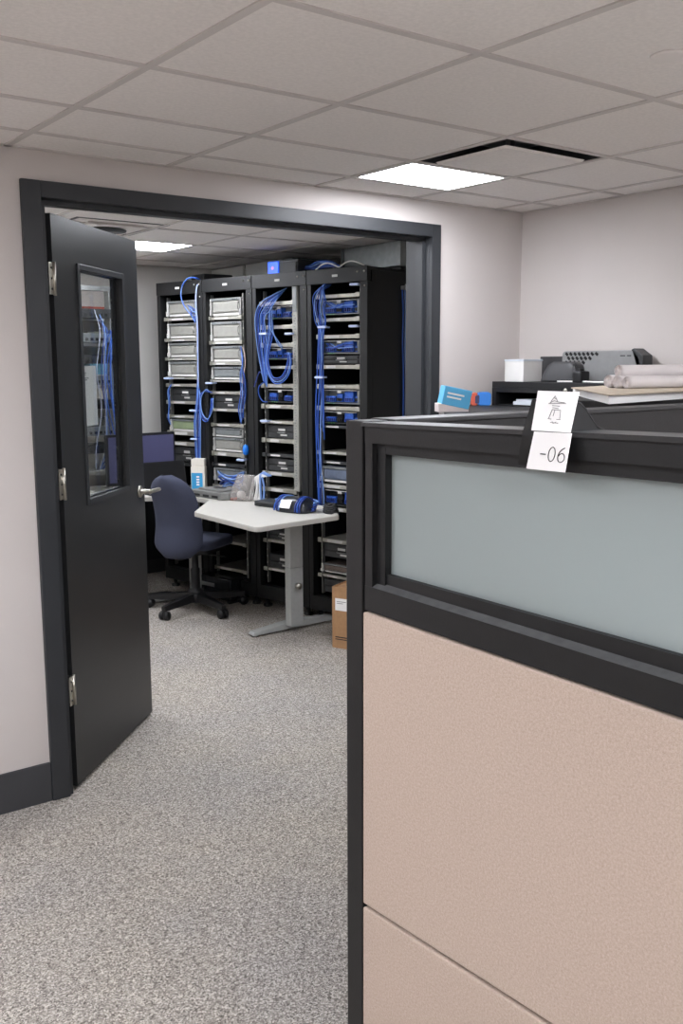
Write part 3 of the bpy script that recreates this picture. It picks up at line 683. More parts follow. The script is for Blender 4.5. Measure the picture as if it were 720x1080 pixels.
# grey base unit
P0 = Vector((3.06, 5.42, DZT))
t = thing('docking_station', 'grey plastic docking unit with slots lying on the desk', 'electronics', P0[:], rad(-80))
f = MB(); f.prism(rounded([(-.18, -.09), (.14, -.09), (.17, -.05), (.17, .09), (-.14, .09), (-.18, .06)], .012), .004, .046, None, .004)
f.prism(rounded([(-.13, -.06), (.10, -.06), (.12, .07), (-.10, .07)], .015), .046, .06, None, .005); f.build('housing', greyplas, t)
f = MB()
for i in range(3): f.box(-.13+.09*i, -.07+.09*i, -.0915, -.088, .012, .026)
f.lathe([(.035, .060), (.04, .062), (.03, .0645)], 20, T((.0, .02, 0)) @ Matrix.Diagonal((1.5, .8, 1, 1))); f.build('slots', plast, t)
f = MB(); [f.box(x, x+.02, -.08, .08, 0, .004) for x in (-.12, .09)]; f.build('feet_strip', plast, t)
# clear bag with parts
def blob(name, m, parent, fn, nu=18, nv=10, smooth=True, **kw):
    vs = []; fs = []
    for j in range(nv+1):
        for i in range(nu): vs.append(fn(i/nu, j/nv))
    for j in range(nv):
        for i in range(nu): fs.append((j*nu+i, j*nu+(i+1) % nu, (j+1)*nu+(i+1) % nu, (j+1)*nu+i))
    fs += [tuple(range(nu))[::-1], tuple(range(nv*nu, nv*nu+nu))]
    return MB().add(vs, fs, smooth).build(name, m, parent, **kw)
t = thing('plastic_bag', 'clear plastic bag of small parts with an orange corner leaning upright on the desk', 'bag', (3.10, 5.205, DZT), rad(-65))
def bagf(u, v):
    a = 2*math.pi*u; w = .088*(1-.25*v); th = .038*(1-v)**.8+.004
    k = 1+.12*noise.noise(Vector((math.cos(a)*2, math.sin(a)*2, v*5)))
    return (w*math.cos(a)*k+.05*v, th*math.sin(a)*k+.0*v, .002+.165*v)
blob('pouch', bagm, t, bagf, 22, 12)
MB().lathe([(.005, .014), (.026, .02), (.03, .04), (.02, .058), (.004, .062)], 14, T((.01, 0, 0))).build('part_inside', mat('white foam', (215, 210, 205), .7), t)
MB().lathe([(.005, .068), (.022, .07), (.024, .085), (.004, .1)], 14, T((.03, 0, 0))).build('part_inside', greyplas, t)
MB().prism([(-.085, -.02), (-.03, -.03), (-.035, .02), (-.08, .015)], .001, .016, None, .003).build('orange_corner', redp, t, label='orange red corner piece')
# white cable bundle
base = desk_pt(266, 528)
for i in range(7):
    b0 = base+Vector((.01*i-.02, -.012*i, .006)); tp = onplane(268+i*1.4, 505-i*1.0, (3.2, 5.1, 0), N)
    mid = b0.lerp(tp, .5)+Vector((random.uniform(-.01, .01), random.uniform(-.012, .012), 0))
    e = tp+D*(-.03-.008*i)+Vector((0, 0, .012-.004*i))
    cable([tuple(b0), tuple(mid), tuple(tp), tuple(e)], whitec if i < 5 else lblue, .0065, 'one of the white and pale blue cables bundled upright beside the clear bag', 'bundled cables beside the clear bag', world=True)
# blue coil behind docking unit
for i in range(4):
    cc = Vector((3.21, 5.50, DZT+.03+.014*i)); R_ = .075+.006*i; pts = []
    for j in range(15):
        a = j/12*2*math.pi+i; pts.append(tuple(cc+Vector((R_*.75*math.cos(a), R_*1.25*math.sin(a), .02*math.sin(2*a+i)+.02+.012*i))))
    cable(pts, bm3[i+1], .0055, 'one of the blue cables coiled on the desk behind the docking unit', 'blue coil behind the docking unit', world=True)
# flat black device
t = thing('modem_box', 'flat charcoal modem lying on the desk between the bag and the blue wrapped device', 'electronics', (3.13, 4.86, DZT), rad(-75))
MB().box(-.10, .10, -.065, .075, .003, .034, .006).build('housing', mat('modem casing', (52, 54, 56), .5), t)
MB().box(-.085, .085, -.0665, -.065, .01, .022).build('front_strip', rackm, t)
f = MB(); [f.box(x, x+.02, -.05, .05, 0, .003) for x in (-.08, .06)]; f.build('rubber_foot', plast, t)
# black device wrapped in blue
t = thing('desk_phone', 'rounded black device with blue cable wrapped around it and a white square label', 'electronics', (3.125, 4.61, DZT), rad(-72))
f = MB()
def domef(u, v):
    a = 2*math.pi*u; s = math.cos(v*math.pi/2)**.55 if v < 1 else .05
    ca, sa = math.cos(a), math.sin(a)
    return (.118*s*math.copysign(abs(ca)**.6, ca), .08*s*math.copysign(abs(sa)**.6, sa), .002+.085*math.sin(v*math.pi/2))
blob('housing', mat('glossy black plastic', (34, 36, 42), .28), t, domef, 32, 8)
MB().box(-.04, .035, -.004, .0, -.026, .026, 0, T((-.015, -.076, .050)) @ RX(rad(-32))).build('label_sticker', paper, t)
for i in range(5):
    pts = []
    rr = 1.02+.04*i
    for j in range(17):
        a = rad(-10)+j/16*rad(200); pts.append((.122*rr*math.cos(a), .082*rr*math.sin(a), .014+.012*i))
    MB().tube(spline(pts, 2), .0055, 6).build('wrapped_cable', [dblue, blue, dblue, blue, lblue][i], t)
for i in range(3):
    x = -.098+.016*i
    MB().tube(spline([(x, -.084, .01), (x+.006, -.076, .055), (x+.01, -.02, .09), (x+.02, .05, .075), (x+.02, .095, .02)], 5), .005, 6).build('wrapped_cable', [blue, dblue, lblue, dblue][i], t)
    x = .055+.016*i
    MB().tube(spline([(x, -.084, .008), (x, -.074, .055), (x-.004, -.01, .09), (x-.01, .06, .065), (x-.01, .09, .01)], 5), .005, 6).build('wrapped_cable', [dblue, blue, dblue, blue][i], t)
# black coil
for i in range(4):
    cc = Vector((3.245, 4.43, DZT+.008+.012*i)); R_ = .038-.002*i; pts = []
    for j in range(13):
        a = j/12*2*math.pi*1.05+i*.8; pts.append(tuple(cc+Vector((R_*math.cos(a), R_*1.3*math.sin(a), .006*math.sin(3*a)))))
    cable(pts, blackc, .007, 'one of the black cables coiled at the near right end of the desk', 'black coil at the desk end', world=True)

# ---- monitor
t = thing('computer_monitor', 'black flat monitor with dull screen tinted with a purple reflection on the far desk wing', 'monitor', (2.80, 5.98, DZT), rad(4))
MB().box(-.26, .26, .0, .03, .055, .395, .006).build('bezel', plast, t)
MB().box(-.244, .247, -.003, 0, .075, .378).build('screen', mat('screen tinted with a purple reflection', (84, 84, 118), .35, ns=3, amt=.12), t)  # monitor is off; the purple base colour paints a reflection on it
MB().box(-.03, .03, .03, .05, .02, .25, .003).box(-.10, .10, -.05, .12, 0, .012, .004).box(-.025, .025, .02, .045, .012, .1).build('stand', plast, t)
# ---- laptop
t = thing('laptop', 'open black laptop in front of the switched-off monitor', 'laptop', (2.90, 5.78, DZT), rad(2))
MB().box(-.165, .165, -.0, .006, 0, .195, .002, T((0, .055, .016)) @ RX(rad(-10))).build('lid', plast, t)
MB().box(-.155, .155, -.001, 0, .012, .185, 0, T((0, .055, .016)) @ RX(rad(-10))).build('screen', rackin, t)
MB().box(-.165, .165, -.045, .055, .002, .018, .003).build('keyboard_base', dplas, t)
MB().tube([(-.16, .051, .018), (-.13, .051, .018)], .006, 8).build('hinge', steel, t)

# ---- office chair
t = thing('office_chair', 'navy blue fabric swivel chair with black five star base seen from behind', 'chair', (2.925, 5.50, 0), rad(-62))
def backf(front):
    vs = []; fs = []; nu, nv = 15, 21; th = .05
    for j in range(nv):
        v = j/(nv-1); z = .385+.535*v
        w = .178*(1.06-.16*v)
        if v > .72: w *= max(.05, 1-((v-.72)/.28)**2.4)**.5*.9+.1*(1-((v-.72)/.28)**2)
        if v < .2: w *= max(.3, 1-((.2-v)/.2)**2.4)**.5
        lum = .035*math.sin(v*math.pi*1.15)-.05*max(0, v-.35)**1.2*2
        for i in range(nu):
            u = 2*i/(nu-1)-1
            y = -.262+lum+.06*u*u
            vs.append((w*u, y, z))
    return vs, nu, nv
vs, nu, nv = backf(1)
V2 = []
for j in range(nv):
    for i in range(nu):
        x, y, z = vs[j*nu+i]; e = min(i, nu-1-i)/3; f_ = min(j, nv-1-j)/3; k = min(1, e)**.5*min(1, f_)**.5
        V2.append((x, y+.028*k, z))
V3 = []
for j in range(nv):
    for i in range(nu):
        x, y, z = vs[j*nu+i]; e = min(i, nu-1-i)/3; f_ = min(j, nv-1-j)/3; k = min(1, e)**.5*min(1, f_)**.5
        V3.append((x, y-.032*k-.002, z))
fs = []; o2 = nu*nv
for j in range(nv-1):
    for i in range(nu-1):
        a = j*nu+i; fs.append((a, a+1, a+nu+1, a+nu)); fs.append((o2+a, o2+a+nu, o2+a+nu+1, o2+a+1))
for i in range(nu-1):
    fs.append((i, o2+i, o2+i+1, i+1)); a = (nv-1)*nu+i; fs.append((a, a+1, o2+a+1, o2+a))
for j in range(nv-1):
    a = j*nu; fs.append((a, a+nu, o2+a+nu, o2+a)); a = j*nu+nu-1; fs.append((a, o2+a, o2+a+nu, a+nu))
MB().add(V2+V3, fs, True).build('backrest', navy, t)
MB().prism(rounded([(-.19, -.15), (.19, -.15), (.195, .215), (-.195, .215)], .09, 7), .42, .485, None, .02, True).build('seat', navy, t)
MB().prism(rounded([(-.16, -.12), (.16, -.12), (.16, .16), (-.16, .16)], .07), .395, .42).build('seat_pan', plast, t)
MB().tube(spline([(0, -.05, .385), (0, -.14, .37), (0, -.20, .39), (0, -.215, .44), (0, -.21, .5)]), .018, 8).build('back_bracket', plast, t)
MB().lathe([(.05, .10), (.05, .13), (.03, .14), (.03, .27), (.022, .28), (.022, .37), (.09, .375), (.09, .395)], 20).build('gas_column', plast, t)
MB().tube([(.05, .03, .37), (.2, .06, .355)], .006, 8).build('height_lever', plast, t)
MB().lathe([(.025, .045), (.055, .055), (.06, .10), (.05, .115)], 20).build('base_hub', plast, t)
off = rad(62)
for k, a in enumerate((204, 273, 346, 62, 134)):
    a = rad(a)+off; M_ = RZ(a)
    arm = MB(); arm.hexa([M_ @ Vector(p) for p in [(.04, -.028, .06), (.33, -.016, .058), (.33, .016, .058), (.04, .028, .06), (.04, -.024, .115), (.335, -.013, .088), (.335, .013, .088), (.04, .024, .115)]])
    leg = arm.build('base_arm', plast, t)
    c = MB(); 
    for s in (-1, 1): c.tube([M_ @ Vector((.32, s*.006, .029)), M_ @ Vector((.32, s*.027, .029))], .029, 16)
    c.tube([M_ @ Vector((.32, 0, .026)), M_ @ Vector((.32, 0, .06))], .008, 8)
    c.box(-.02, .02, -.006, .006, .03, .055, .003, M_ @ T((.32, 0, 0)))
    c.build('caster', plast, leg)

# ---- floor things under the desk
t = thing('computer_tower', 'low glossy black computer case on the floor under the desk', 'computer', (3.12, 5.60, 0), rad(-77))
MB().box(-.16, .16, -.0, .17, .02, .17, .008).build('case', mat('glossy dark casing', (32, 33, 36), .25), t)
MB().box(-.14, .0, -.004, 0, .10, .125, .001).build('drive_front', dsteel, t)
f = MB(); [f.box(x, x+.03, .01, .16, 0, .02) for x in (-.14, .11)]; f.build('foot', plast, t)
for i in range(2):
    cable([(2.55+.1*i, 6.40, .70), (2.56+.1*i, 6.39, .3), (2.60, 6.3, .04), (2.7, 6.12-.05*i, .008), (2.9+.05*i, 6.02, .008), (3.0, 5.97-.04*i, .01)], blackc, .007, ['black power cable dropping behind the desk and curving over the carpet, left one', 'black power cable dropping behind the desk and curving over the carpet, right one'][i], None, world=True)
# cardboard box by the corner post
t = thing('cardboard_box', 'brown cardboard box on the carpet half hidden behind the cubicle post', 'box', (3.123, 4.255, 0), rad(-66))
bw, bd, bh, th = .26, .19, .355, .004
MB().box(0, bw, 0, th, 0, bh).box(0, bw, bd-th, bd, 0, bh).box(0, th, th, bd-th, 0, bh).box(bw-th, bw, th, bd-th, 0, bh).box(th, bw-th, th, bd-th, 0, th).box(th, bw-th, th, bd/2-.002, bh-.012, bh-.008).box(th, bw-th, bd/2+.002, bd-th, bh-.012, bh-.008).build('carton', card, t)
MB().box(.02, .12, -.001, 0, bh-.135, bh-.065).build('shipping_label', paper, t)
f = MB(); f.box(.03, .09, -.0016, -.001, bh-.085, bh-.082).box(.03, .07, -.0016, -.001, bh-.095, bh-.092); f.build('label_print', greyin, t)
f = MB(); f.box(.02, .16, -.0012, 0, .062, .068).box(.02, .15, -.0012, 0, .05, .055); f.build('printed_line', ink, t)

# ================================================================== beyond the door glass: shelving and an added rack imitating the server racks' reflection
t = thing('storage_shelf', 'metal storage shelf seen through the door glass at the far wall', 'shelf', (2.62, 6.6, 0))
for x in (-.36, .30):
    MB().box(x, x+.03, -.13, -.10, 0, 2.05).box(x, x+.03, .05, .08, 0, 2.05).build('upright', legm, t)
SZ = [.82, 1.1, 1.3, 1.5, 1.72, 1.9]
for z in SZ: MB().box(-.36, .33, -.135, .08, z, z+.025, .002).build('shelf_board', labelw, t)
bc = [(mat('cyan carton', (120, 180, 205), .7), 'pale cyan'), (mat('cream carton', (215, 208, 196), .7), 'cream'), (mat('red white carton', (196, 96, 78), .7), 'red'), (greyplas, 'grey'), (mat('cream carton'), 'cream') if False else (lgrey, 'light grey')]
for i, (x, z, w, h, c) in enumerate(((.18, 1.525, .22, .11, 0), (.16, 1.925, .26, .07, 2), (.18, 1.325, .2, .1, 1), (.16, 1.125, .22, .09, 3), (.17, 1.745, .24, .08, 4), (-.1, 1.525, .2, .14, 1), (-.12, 1.745, .22, .1, 3))):
    b = MB(); b.box(-w/2, w/2, -.09, .06, 0, h, .002); b.box(-w/2+.02, w/2-.05, -.0915, -.09, h*.3, h*.5)
    ob = b.build('storage_carton', bc[c][0]); ob.location = (2.62+x, 6.6, z)
    tag(ob, '%s carton on the %s board of the shelf behind the door glass, %s' % (bc[c][1], {1.125: 'second lowest', 1.325: 'third', 1.525: 'middle', 1.745: 'upper', 1.925: 'top'}[z], 'right end' if x > 0 else 'left part'), 'box')
t = thing('reflection_rack', 'two post open frame rack with cabling added behind the door glass to imitate the reflected server racks', 'server rack', (2.50, 6.2, 0), rad(8))
for x in (-.26, .2): MB().box(x, x+.05, -.03, .03, .02, 2.08, .003).build('post', dsteel, t)
MB().box(-.26, .25, -.15, .15, 0, .02).build('base', rackm, t)
MB().box(-.26, .25, -.03, .03, 2.08, 2.11).build('top_bar', dsteel, t)
for i, z in enumerate((1.0, 1.12, 1.3, 1.46, 1.6, 1.74, 1.9)):
    f = MB(); f.box(-.21, .2, -.05, .15, z, z+.06, .002); f.m = 1
    for j in range(10): f.box(-.19+.038*j, -.17+.038*j, -.053, -.05, z+.012, z+.03)
    f.build('patch_panel', [mgrey if i % 2 else dgrey, rackin], t)
for i in range(14):
    x = 2.56+.010*i+random.uniform(-.02, .03); y0 = 6.1
    cable([(x, y0, 1.95-.03*i), (x+.02, y0-.03, 1.8), (x+random.uniform(-.03, .03), y0-.035, 1.55), (x+.01, y0-.03, 1.3), (x+random.uniform(-.05, .05), y0-.03, 1.05), (x-.04, y0-.01, .9)], bm3[i % 6] if i % 4 else slate, .0032, 'one of the cables on the added rack that imitates a reflection in the door glass', 'cables imitating the rack reflection', world=True)
t = thing('keyboard', 'light grey keyboard on the desk seen through the lower door glass', 'keyboard', (2.55, 5.86, DZT), rad(4))
MB().prism(rounded([(-.2, -.06), (.2, -.06), (.2, .06), (-.2, .06)], .01), .0, .018, None, .004).build('body', labelw, t)
f = MB()
for r_ in range(4):
    for c_ in range(13): f.box(-.185+.0285*c_, -.160+.0285*c_, -.048+.025*r_, -.027+.025*r_, .018, .024)
f.build('keys', lgrey, t)

# ================================================================== CUBICLE
PX = 1.13; PT = .065
YF, YB = 1.492, 0.10            # far end, near end of the long panel
def yz(pa, pb, y):               # straight edge through two measured (y, z)
    k = (y-pa[0])/(pb[0]-pa[0]); return pa[1]+(pb[1]-pa[1])*k
E_cap = ((1.438, 1.488), (.748, 1.501)); E_lip = ((1.438, 1.481), (.748, 1.493)); E_r1 = ((1.438, 1.449), (.745, 1.459)); E_g1 = ((1.384, 1.430), (.745, 1.437))
E_g0 = ((1.375, 1.199), (.731, 1.196)); E_s = ((1.431, 1.172), (.729, 1.163)); E_f = ((1.435, 1.123), (.726, 1.116)); E_m = ((1.436, .499), (.939, .524))
t = thing('cubicle_partition', 'beige fabric cubicle panel with black frame and frosted glass top in the foreground', 'partition', (PX, .8, 0))
def strip(mb, ea, eb, x0, x1, y0, y1, sx=0):
    """a horizontal rail between two measured edges (bottom ea, top eb)"""
    f = lambda e, y: (yz(e[0], e[1], y) if isinstance(e, tuple) else e)
    mb.hexa([(x0-PX, y0-.8, f(ea, y0)), (x1-PX, y0-.8, f(ea, y0)), (x1-PX, y1-.8, f(ea, y1)), (x0-PX, y1-.8, f(ea, y1)),
             (x0+sx-PX, y0-.8, f(eb, y0)), (x1-PX, y0-.8, f(eb, y0)), (x1-PX, y1-.8, f(eb, y1)), (x0+sx-PX, y1-.8, f(eb, y1))])
    return mb
off_ = lambda e, d: ((e[0][0], e[0][1]+d), (e[1][0], e[1][1]+d))
MB().box(0, PT, 1.440-.8, YF-.8, 0, 1.490, .003).build('corner_post', partm, t)
strip(MB(), E_lip, E_cap, PX-.006, PX+PT+.006, YB, 1.437).build('top_cap', capm, t)
rl = MB(); strip(rl, E_r1, E_lip, PX, PX+PT, YB, 1.432)
strip(rl, E_g1, off_(E_r1, .004), PX+.0125, PX+PT-.0125, YB, 1.409); rl.build('top_rail', partm, t)
rl = MB(); strip(rl, E_f, E_s, PX, PX+PT, YB, 1.432)
strip(rl, off_(E_s, .008), E_g0, PX+.016, PX+PT-.016, YB, 1.410); rl.build('sill_rail', partm, t)
strip(MB(), off_(E_s, .0002), off_(E_s, .008), PX+.0005, PX+PT-.002, YB, 1.4095, .0155).build('sill_bead', mat('satin bead with painted highlight', (86, 87, 88), .35, ns=40, amt=.2), t)  # lighter colour paints the highlight along the sill chamfer
st = MB(); st.box(.0006, PT-.0006, 1.410-.8, 1.4315-.8, 1.14, 1.47).box(.012, PT-.012, 1.385-.8, 1.411-.8, 1.16, 1.456); st.build('glass_stile', partm, t)
strip(MB(), off_(E_g0, -.004), off_(E_g1, .004), PX+.028, PX+.036, YB, 1.390).build('frosted_pane', frostm, t)
def pad(name, ea, eb, y0, y1):
    g = .004; mb = MB()
    f = lambda e, y: (yz(e[0], e[1], y) if isinstance(e, tuple) else e)
    x0 = PX-.004; x1 = PX+.02; nb = .005
    bm = bmesh.new()
    vs = [bm.verts.new((x-PX, y-.8, z)) for x, y, z in [(x0, y0, f(ea, y0)+g), (x1, y0, f(ea, y0)+g), (x1, y1, f(ea, y1)+g), (x0, y1, f(ea, y1)+g), (x0, y0, f(eb, y0)-g), (x1, y0, f(eb, y0)-g), (x1, y1, f(eb, y1)-g), (x0, y1, f(eb, y1)-g)]]
    for q in [(3, 2, 1, 0), (4, 5, 6, 7), (0, 1, 5, 4), (1, 2, 6, 5), (2, 3, 7, 6), (3, 0, 4, 7)]: bm.faces.new([vs[i] for i in q])
    bmesh.ops.bevel(bm, geom=list(bm.edges), offset=nb, segments=3, profile=.6, affect='EDGES')
    mb.bm(bm); mb.build(name, fabm, t)
pad('fabric_panel', E_m, off_(E_f, .0), YB, 1.434)
pad('fabric_panel', .08, E_m, YB, 1.434)
MB().box(.02, .05, YB-.8, 1.436-.8, .04, 1.12).build('panel_core', gap, t)
MB().box(.0, PT, YB-.8, 1.436-.8, .0, .08, .003).build('base_rail', partm, t)
MB().box(0, PT, YB-.04-.8, YB-.8, 0, 1.51, .003).build('end_post', partm, t)
# second panel leaving the corner to the right
t = thing('cubicle_partition', 'black capped cubicle panel running back right behind the name holder', 'partition', (PX, 1.46, 0))
PW = 1.95
MB().box(PT+.002, PW, -.036, .036, 1.483, 1.492, .002).build('top_cap', capm, t)
MB().box(PT+.002, PW, -.030, .030, 1.38, 1.483, .002).build('top_rail', partm, t)
MB().box(PT+.002, PW, -.028, .028, .08, 1.38, .002).build('panel_core', mat('panel fabric inside', (92, 88, 84), .9, ns=300, amt=.15), t)
MB().box(PT+.002, PW, -.032, .032, 0, .08).build('base_rail', partm, t)
MB().box(PW, PW+.06, -.036, .036, 0, 1.495, .003).build('end_post', partm, t)

# name holder saddle over the cap
yc = (1.025+.935)/2
holdm = mat('holder black', (12, 12, 13), .55)
t = thing('name_holder', 'black curved name holder hooked over the top of the cubicle panel', 'sign holder', (PX, yc, 1.493))
def sheetprof(pts, thick, y0, y1, name, m, parent):
    mb = MB(); n = len(pts); P = [Vector(p) for p in pts]; out = []
    for i, p in enumerate(P):
        tt = (P[min(i+1, n-1)]-P[max(i-1, 0)]).normalized(); out.append((p, Vector((-tt.y, tt.x))))
    vs = []
    for p, nn in out:
        for s in (-thick/2, thick/2):
            q = p+nn*s; vs += [(q.x, y0, q.y), (q.x, y1, q.y)]
    fs = []
    for i in range(n-1):
        a = i*4; b = a+4; fs += [(a, b, b+1, a+1), (a+2, a+3, b+3, b+2), (a, a+2, b+2, b), (a+1, b+1, b+3, a+3)]
    fs += [(0, 1, 3, 2), ((n-1)*4, (n-1)*4+2, (n-1)*4+3, (n-1)*4+1)]
    mb.add(vs, fs, True); return mb.build(name, m, parent)
HW = .042
rid = (.012, .052)
front = [(-.020, -.055), (-.012, -.010), (-.004, .018), (.010, .0535)]
cardm = mat('card stock', (238, 236, 235), .8)
sheetprof([(-.018, -.05), (-.011, -.004), (0.0, .022), (.010, .049)], .003, -HW+.001, HW+.001, 'front_leaf', holdm, t)
sheetprof([(.010, .049), (.022, .046), (.036, .036), (.050, .022), (.062, .010), (.085, .002)], .003, -HW+.001, HW+.001, 'back_leaf', holdm, t)
f = MB()   # gusset ends
for y in (-HW+.001, ):
    f.prism([(-.009, .001), (.006, .040), (.010, .047), (.022, .044), (.036, .034), (.050, .020), (.062, .008), (.08, .002)], 0, .003, T((0, y+.003, 0)) @ RX(rad(90)))
f.build('end_gusset', holdm, t)
# the two cards
def cardpts(tl, tr, br, bl, xt, xb, name, label, draw):
    """a card lying on the sloped front leaf; top edge at depth xt, bottom edge at depth xb"""
    a = onplane(*tl, (xt, 0, 0), (1, 0, 0)); b = onplane(*tr, (xt, 0, 0), (1, 0, 0)); c = onplane(*br, (xb, 0, 0), (1, 0, 0)); d = onplane(*bl, (xb, 0, 0), (1, 0, 0))
    t = thing(name, label, 'sign', d[:])
    nrm = (b-a).cross(d-a).normalized()
    if nrm.x > 0: nrm = -nrm
    q = [a, b, c, d]; back = [p-nrm*.0012 for p in q]
    MB().hexa([p-d for p in (back[3], back[2], back[1], back[0], q[3], q[2], q[1], q[0])]).build('card', cardm, t)
    def uv(u, v, o=.0004): # u right, v down
        return (a.lerp(b, u)).lerp(d.lerp(c, u), v)-d+nrm*o
    return t, uv
t, uv = cardpts((567, 412), (610.3, 413.5), (601, 456.3), (560, 453.7), PX+.006, PX-.016, 'desk_sign_card', 'white card with a small line sketch, upper one of two on the name holder', 0)
def stroke(mb, uv, pts, r=.0005, k=5): mb.tube([uv(*p) for p in (spline([(u, v, 0) for u, v in pts], k) if False else pts)], r, 5)
f = MB()
def ln(*pts, r=.00045): f.tube([uv(u, v) for u, v in pts], r, 5)
ln((.36, .30), (.46, .24), (.58, .27), (.72, .28)); ln((.38, .27), (.46, .12), (.54, .25)); ln((.44, .16), (.50, .20)); ln((.33, .31), (.52, .30), (.75, .29))
ln((.43, .36), (.62, .37)); ln((.45, .41), (.60, .43)); ln((.45, .46), (.40, .68)); ln((.45, .46), (.66, .47)); ln((.66, .47), (.68, .68)); ln((.52, .46), (.50, .62)); ln((.38, .69), (.47, .70)); ln((.60, .70), (.70, .70))
ln((.46, .78), (.66, .79)); ln((.50, .75), (.53, .80), (.60, .77))
f.build('line_sketch', greyin, t)
t, uv = cardpts((563, 455), (602.5, 457), (595.3, 498.3), (554.7, 494.2), PX-.0165, PX-.029, 'desk_sign_card', 'white card reading -06, lower one of two on the cubicle name holder', 0)
f = MB(); Rk = .0007
f.tube([uv(.30, .58), uv(.44, .585)], .0009, 6)
pts = [(.595+.085*math.cos(a), .57+.185*math.sin(a)) for a in [2*math.pi*i/24 for i in range(25)]]; f.tube([uv(*p) for p in pts], .0007, 6)
pts = [(.905, .385), (.84, .43), (.79, .50), (.765, .58), (.765, .66), (.79, .73), (.84, .755), (.89, .74), (.925, .69), (.93, .62), (.905, .56), (.86, .53), (.81, .55), (.775, .60)]
f.tube([uv(p[0], p[1]) for p in [tuple(q)[:2] for q in spline([(a, b, 0) for a, b in pts], 4)]], .0007, 6)
f.build('number_text', ink, t)

# ================================================================== things beyond the cubicle
# tall black cabinet at the right wall
t = thing('bookcase', 'black open bookcase against the right wall in the room corner', 'cabinet', (3.285, 2.4, 0))
CZ = 1.512
MB().box(0, .31, -.85, .80, CZ-.028, CZ, .002).build('top_board', black, t)
MB().box(0, .31, .775, .80, 0, CZ-.028).build('side_board', black, t)
MB().box(0, .31, -.85, -.825, 0, CZ-.028).build('side_board', black, t)
MB().box(.295, .31, -.825, .775, 0, CZ-.028).build('back_board', rackin, t)
MB().box(.005, .295, .0, .022, 0, CZ-.028).build('divider', black, t)
for z in (CZ-.125, 1.0, .6, .1): MB().box(.01, .295, -.825, 0, z, z+.02).box(.01, .295, .022, .775, z, z+.02).build('shelf_board', black, t)
MB().box(0, .03, .022, .775, CZ-.048, CZ-.028).build('top_trim', black, t)
MB().tube([(-.002, .36, CZ-.034), (-.006, .36, CZ-.034)], .010, 14).build('lock', steel, t)
t = tag(MB().box(-.10, .10, -.2, .2, 0, .016, .002).box(-.09, .09, -.19, .19, .016, .026, .001).build('paper_ream', mat('bluish white paper', (205, 212, 218), .8)), 'pale stack of paper inside the black bookcase top bay', 'paper'); t.location = (3.40, 2.88, CZ-.105)
# white box
t = thing('white_box', 'white cardboard box on the bookcase in the room corner', 'box', (3.355, 3.088, CZ), rad(0))
P = [onplane(529, 401, (0, 0, CZ), (0, 0, 1))]
MB().box(-.045, .08, -.058, .058, 0, .098, .002).build('body', mat('white box board', (224, 222, 218), .7), t)
MB().box(-.047, .082, -.060, .060, .092, .102, .002).build('lid', mat('white box lid', (206, 212, 218), .7), t)
# charcoal bag-like case
t = thing('soft_case', 'rounded charcoal soft case between the white box and the grey case', 'bag', (3.40, 2.875, CZ), rad(0))
def casef(u, v):
    a = 2*math.pi*u; ca, sa = math.cos(a), math.sin(a); r = 1-.30*v**1.5
    if v > .85: r *= 1-(v-.85)*1.3
    return (.055*math.copysign(abs(ca)**.5, ca)*r, (.105*math.copysign(abs(sa)**.6, sa))*r-.015*v, .002+.088*v)
blob('body', dplas, t, casef, 30, 10)
MB().tube(spline([(-.035, -.10, .02), (-.05, -.115, .04), (-.045, -.10, .07), (-.03, -.08, .08)]), .006, 8).build('strap', plast, t)
# dark flat folder behind
boxobj('flat_folder', 3.555, 3.59, 2.86, 3.15, CZ, CZ+.115, dplas, 'thin dark folder leaning behind the charcoal soft case', 'folder')
# large grey case with mesh pattern
t = thing('hard_case', 'large grey hard case with black mesh corner leaning on the right wall', 'case', (3.53, 2.755, CZ), 0)
mb = MB(); poly = rounded([(-.205, 0), (.215, 0), (.215, .138), (-.17, .138), (-.205, .10)], .022)
mb.prism(poly, -.03, .03, RZ(rad(90)) @ RX(rad(90)), .006); mb.build('shell', mat('grey case shell', (138, 138, 138), .5, ns=30, amt=.05), t)
mb = MB()
for j in range(6):
    for i in range(int(8-1.3*j)):
        y = .185-.024*i-(.012 if j % 2 else 0); z = .124-.019*j
        mb.box(-.003, 0, -.008, .008, -.0055, .0055, 0, T((-.0305, y, z)) @ RX(rad(40)))
mb.build('mesh_pattern', rackin, t, label='black lozenge mesh pattern')
MB().box(-.032, -.03, -.165, -.145, .112, .117).box(-.032, -.03, -.135, -.11, .112, .117).build('badge', dgrey, t)
MB().prism(rounded([(-.232, .0), (-.207, .0), (-.202, .105), (-.165, .140), (-.18, .146), (-.228, .115)], .005), -.035, .035, RZ(rad(90)) @ RX(rad(90)), .004).build('bumper', dgrey, t)
# small black gadget & loose strip
t = tag(MB().box(-.03, .03, -.025, .025, 0, .05, .008).box(-.028, -.005, -.02, .0, .05, .06, .002).build('camera_gadget', plast), 'small black gadget beside the charcoal soft case on the bookcase', 'electronics'); t.location = (3.345, 2.73, CZ)
t = tag(MB().tube(spline([(0, 0, .004), (.02, -.12, .005), (.0, -.22, .004), (.03, -.33, .006), (.01, -.43, .004)]), .004, 6).build('loose_cable', whitec), 'thin pale cable lying along the front of the bookcase top', 'cable'); t.location = (3.31, 2.83, CZ)

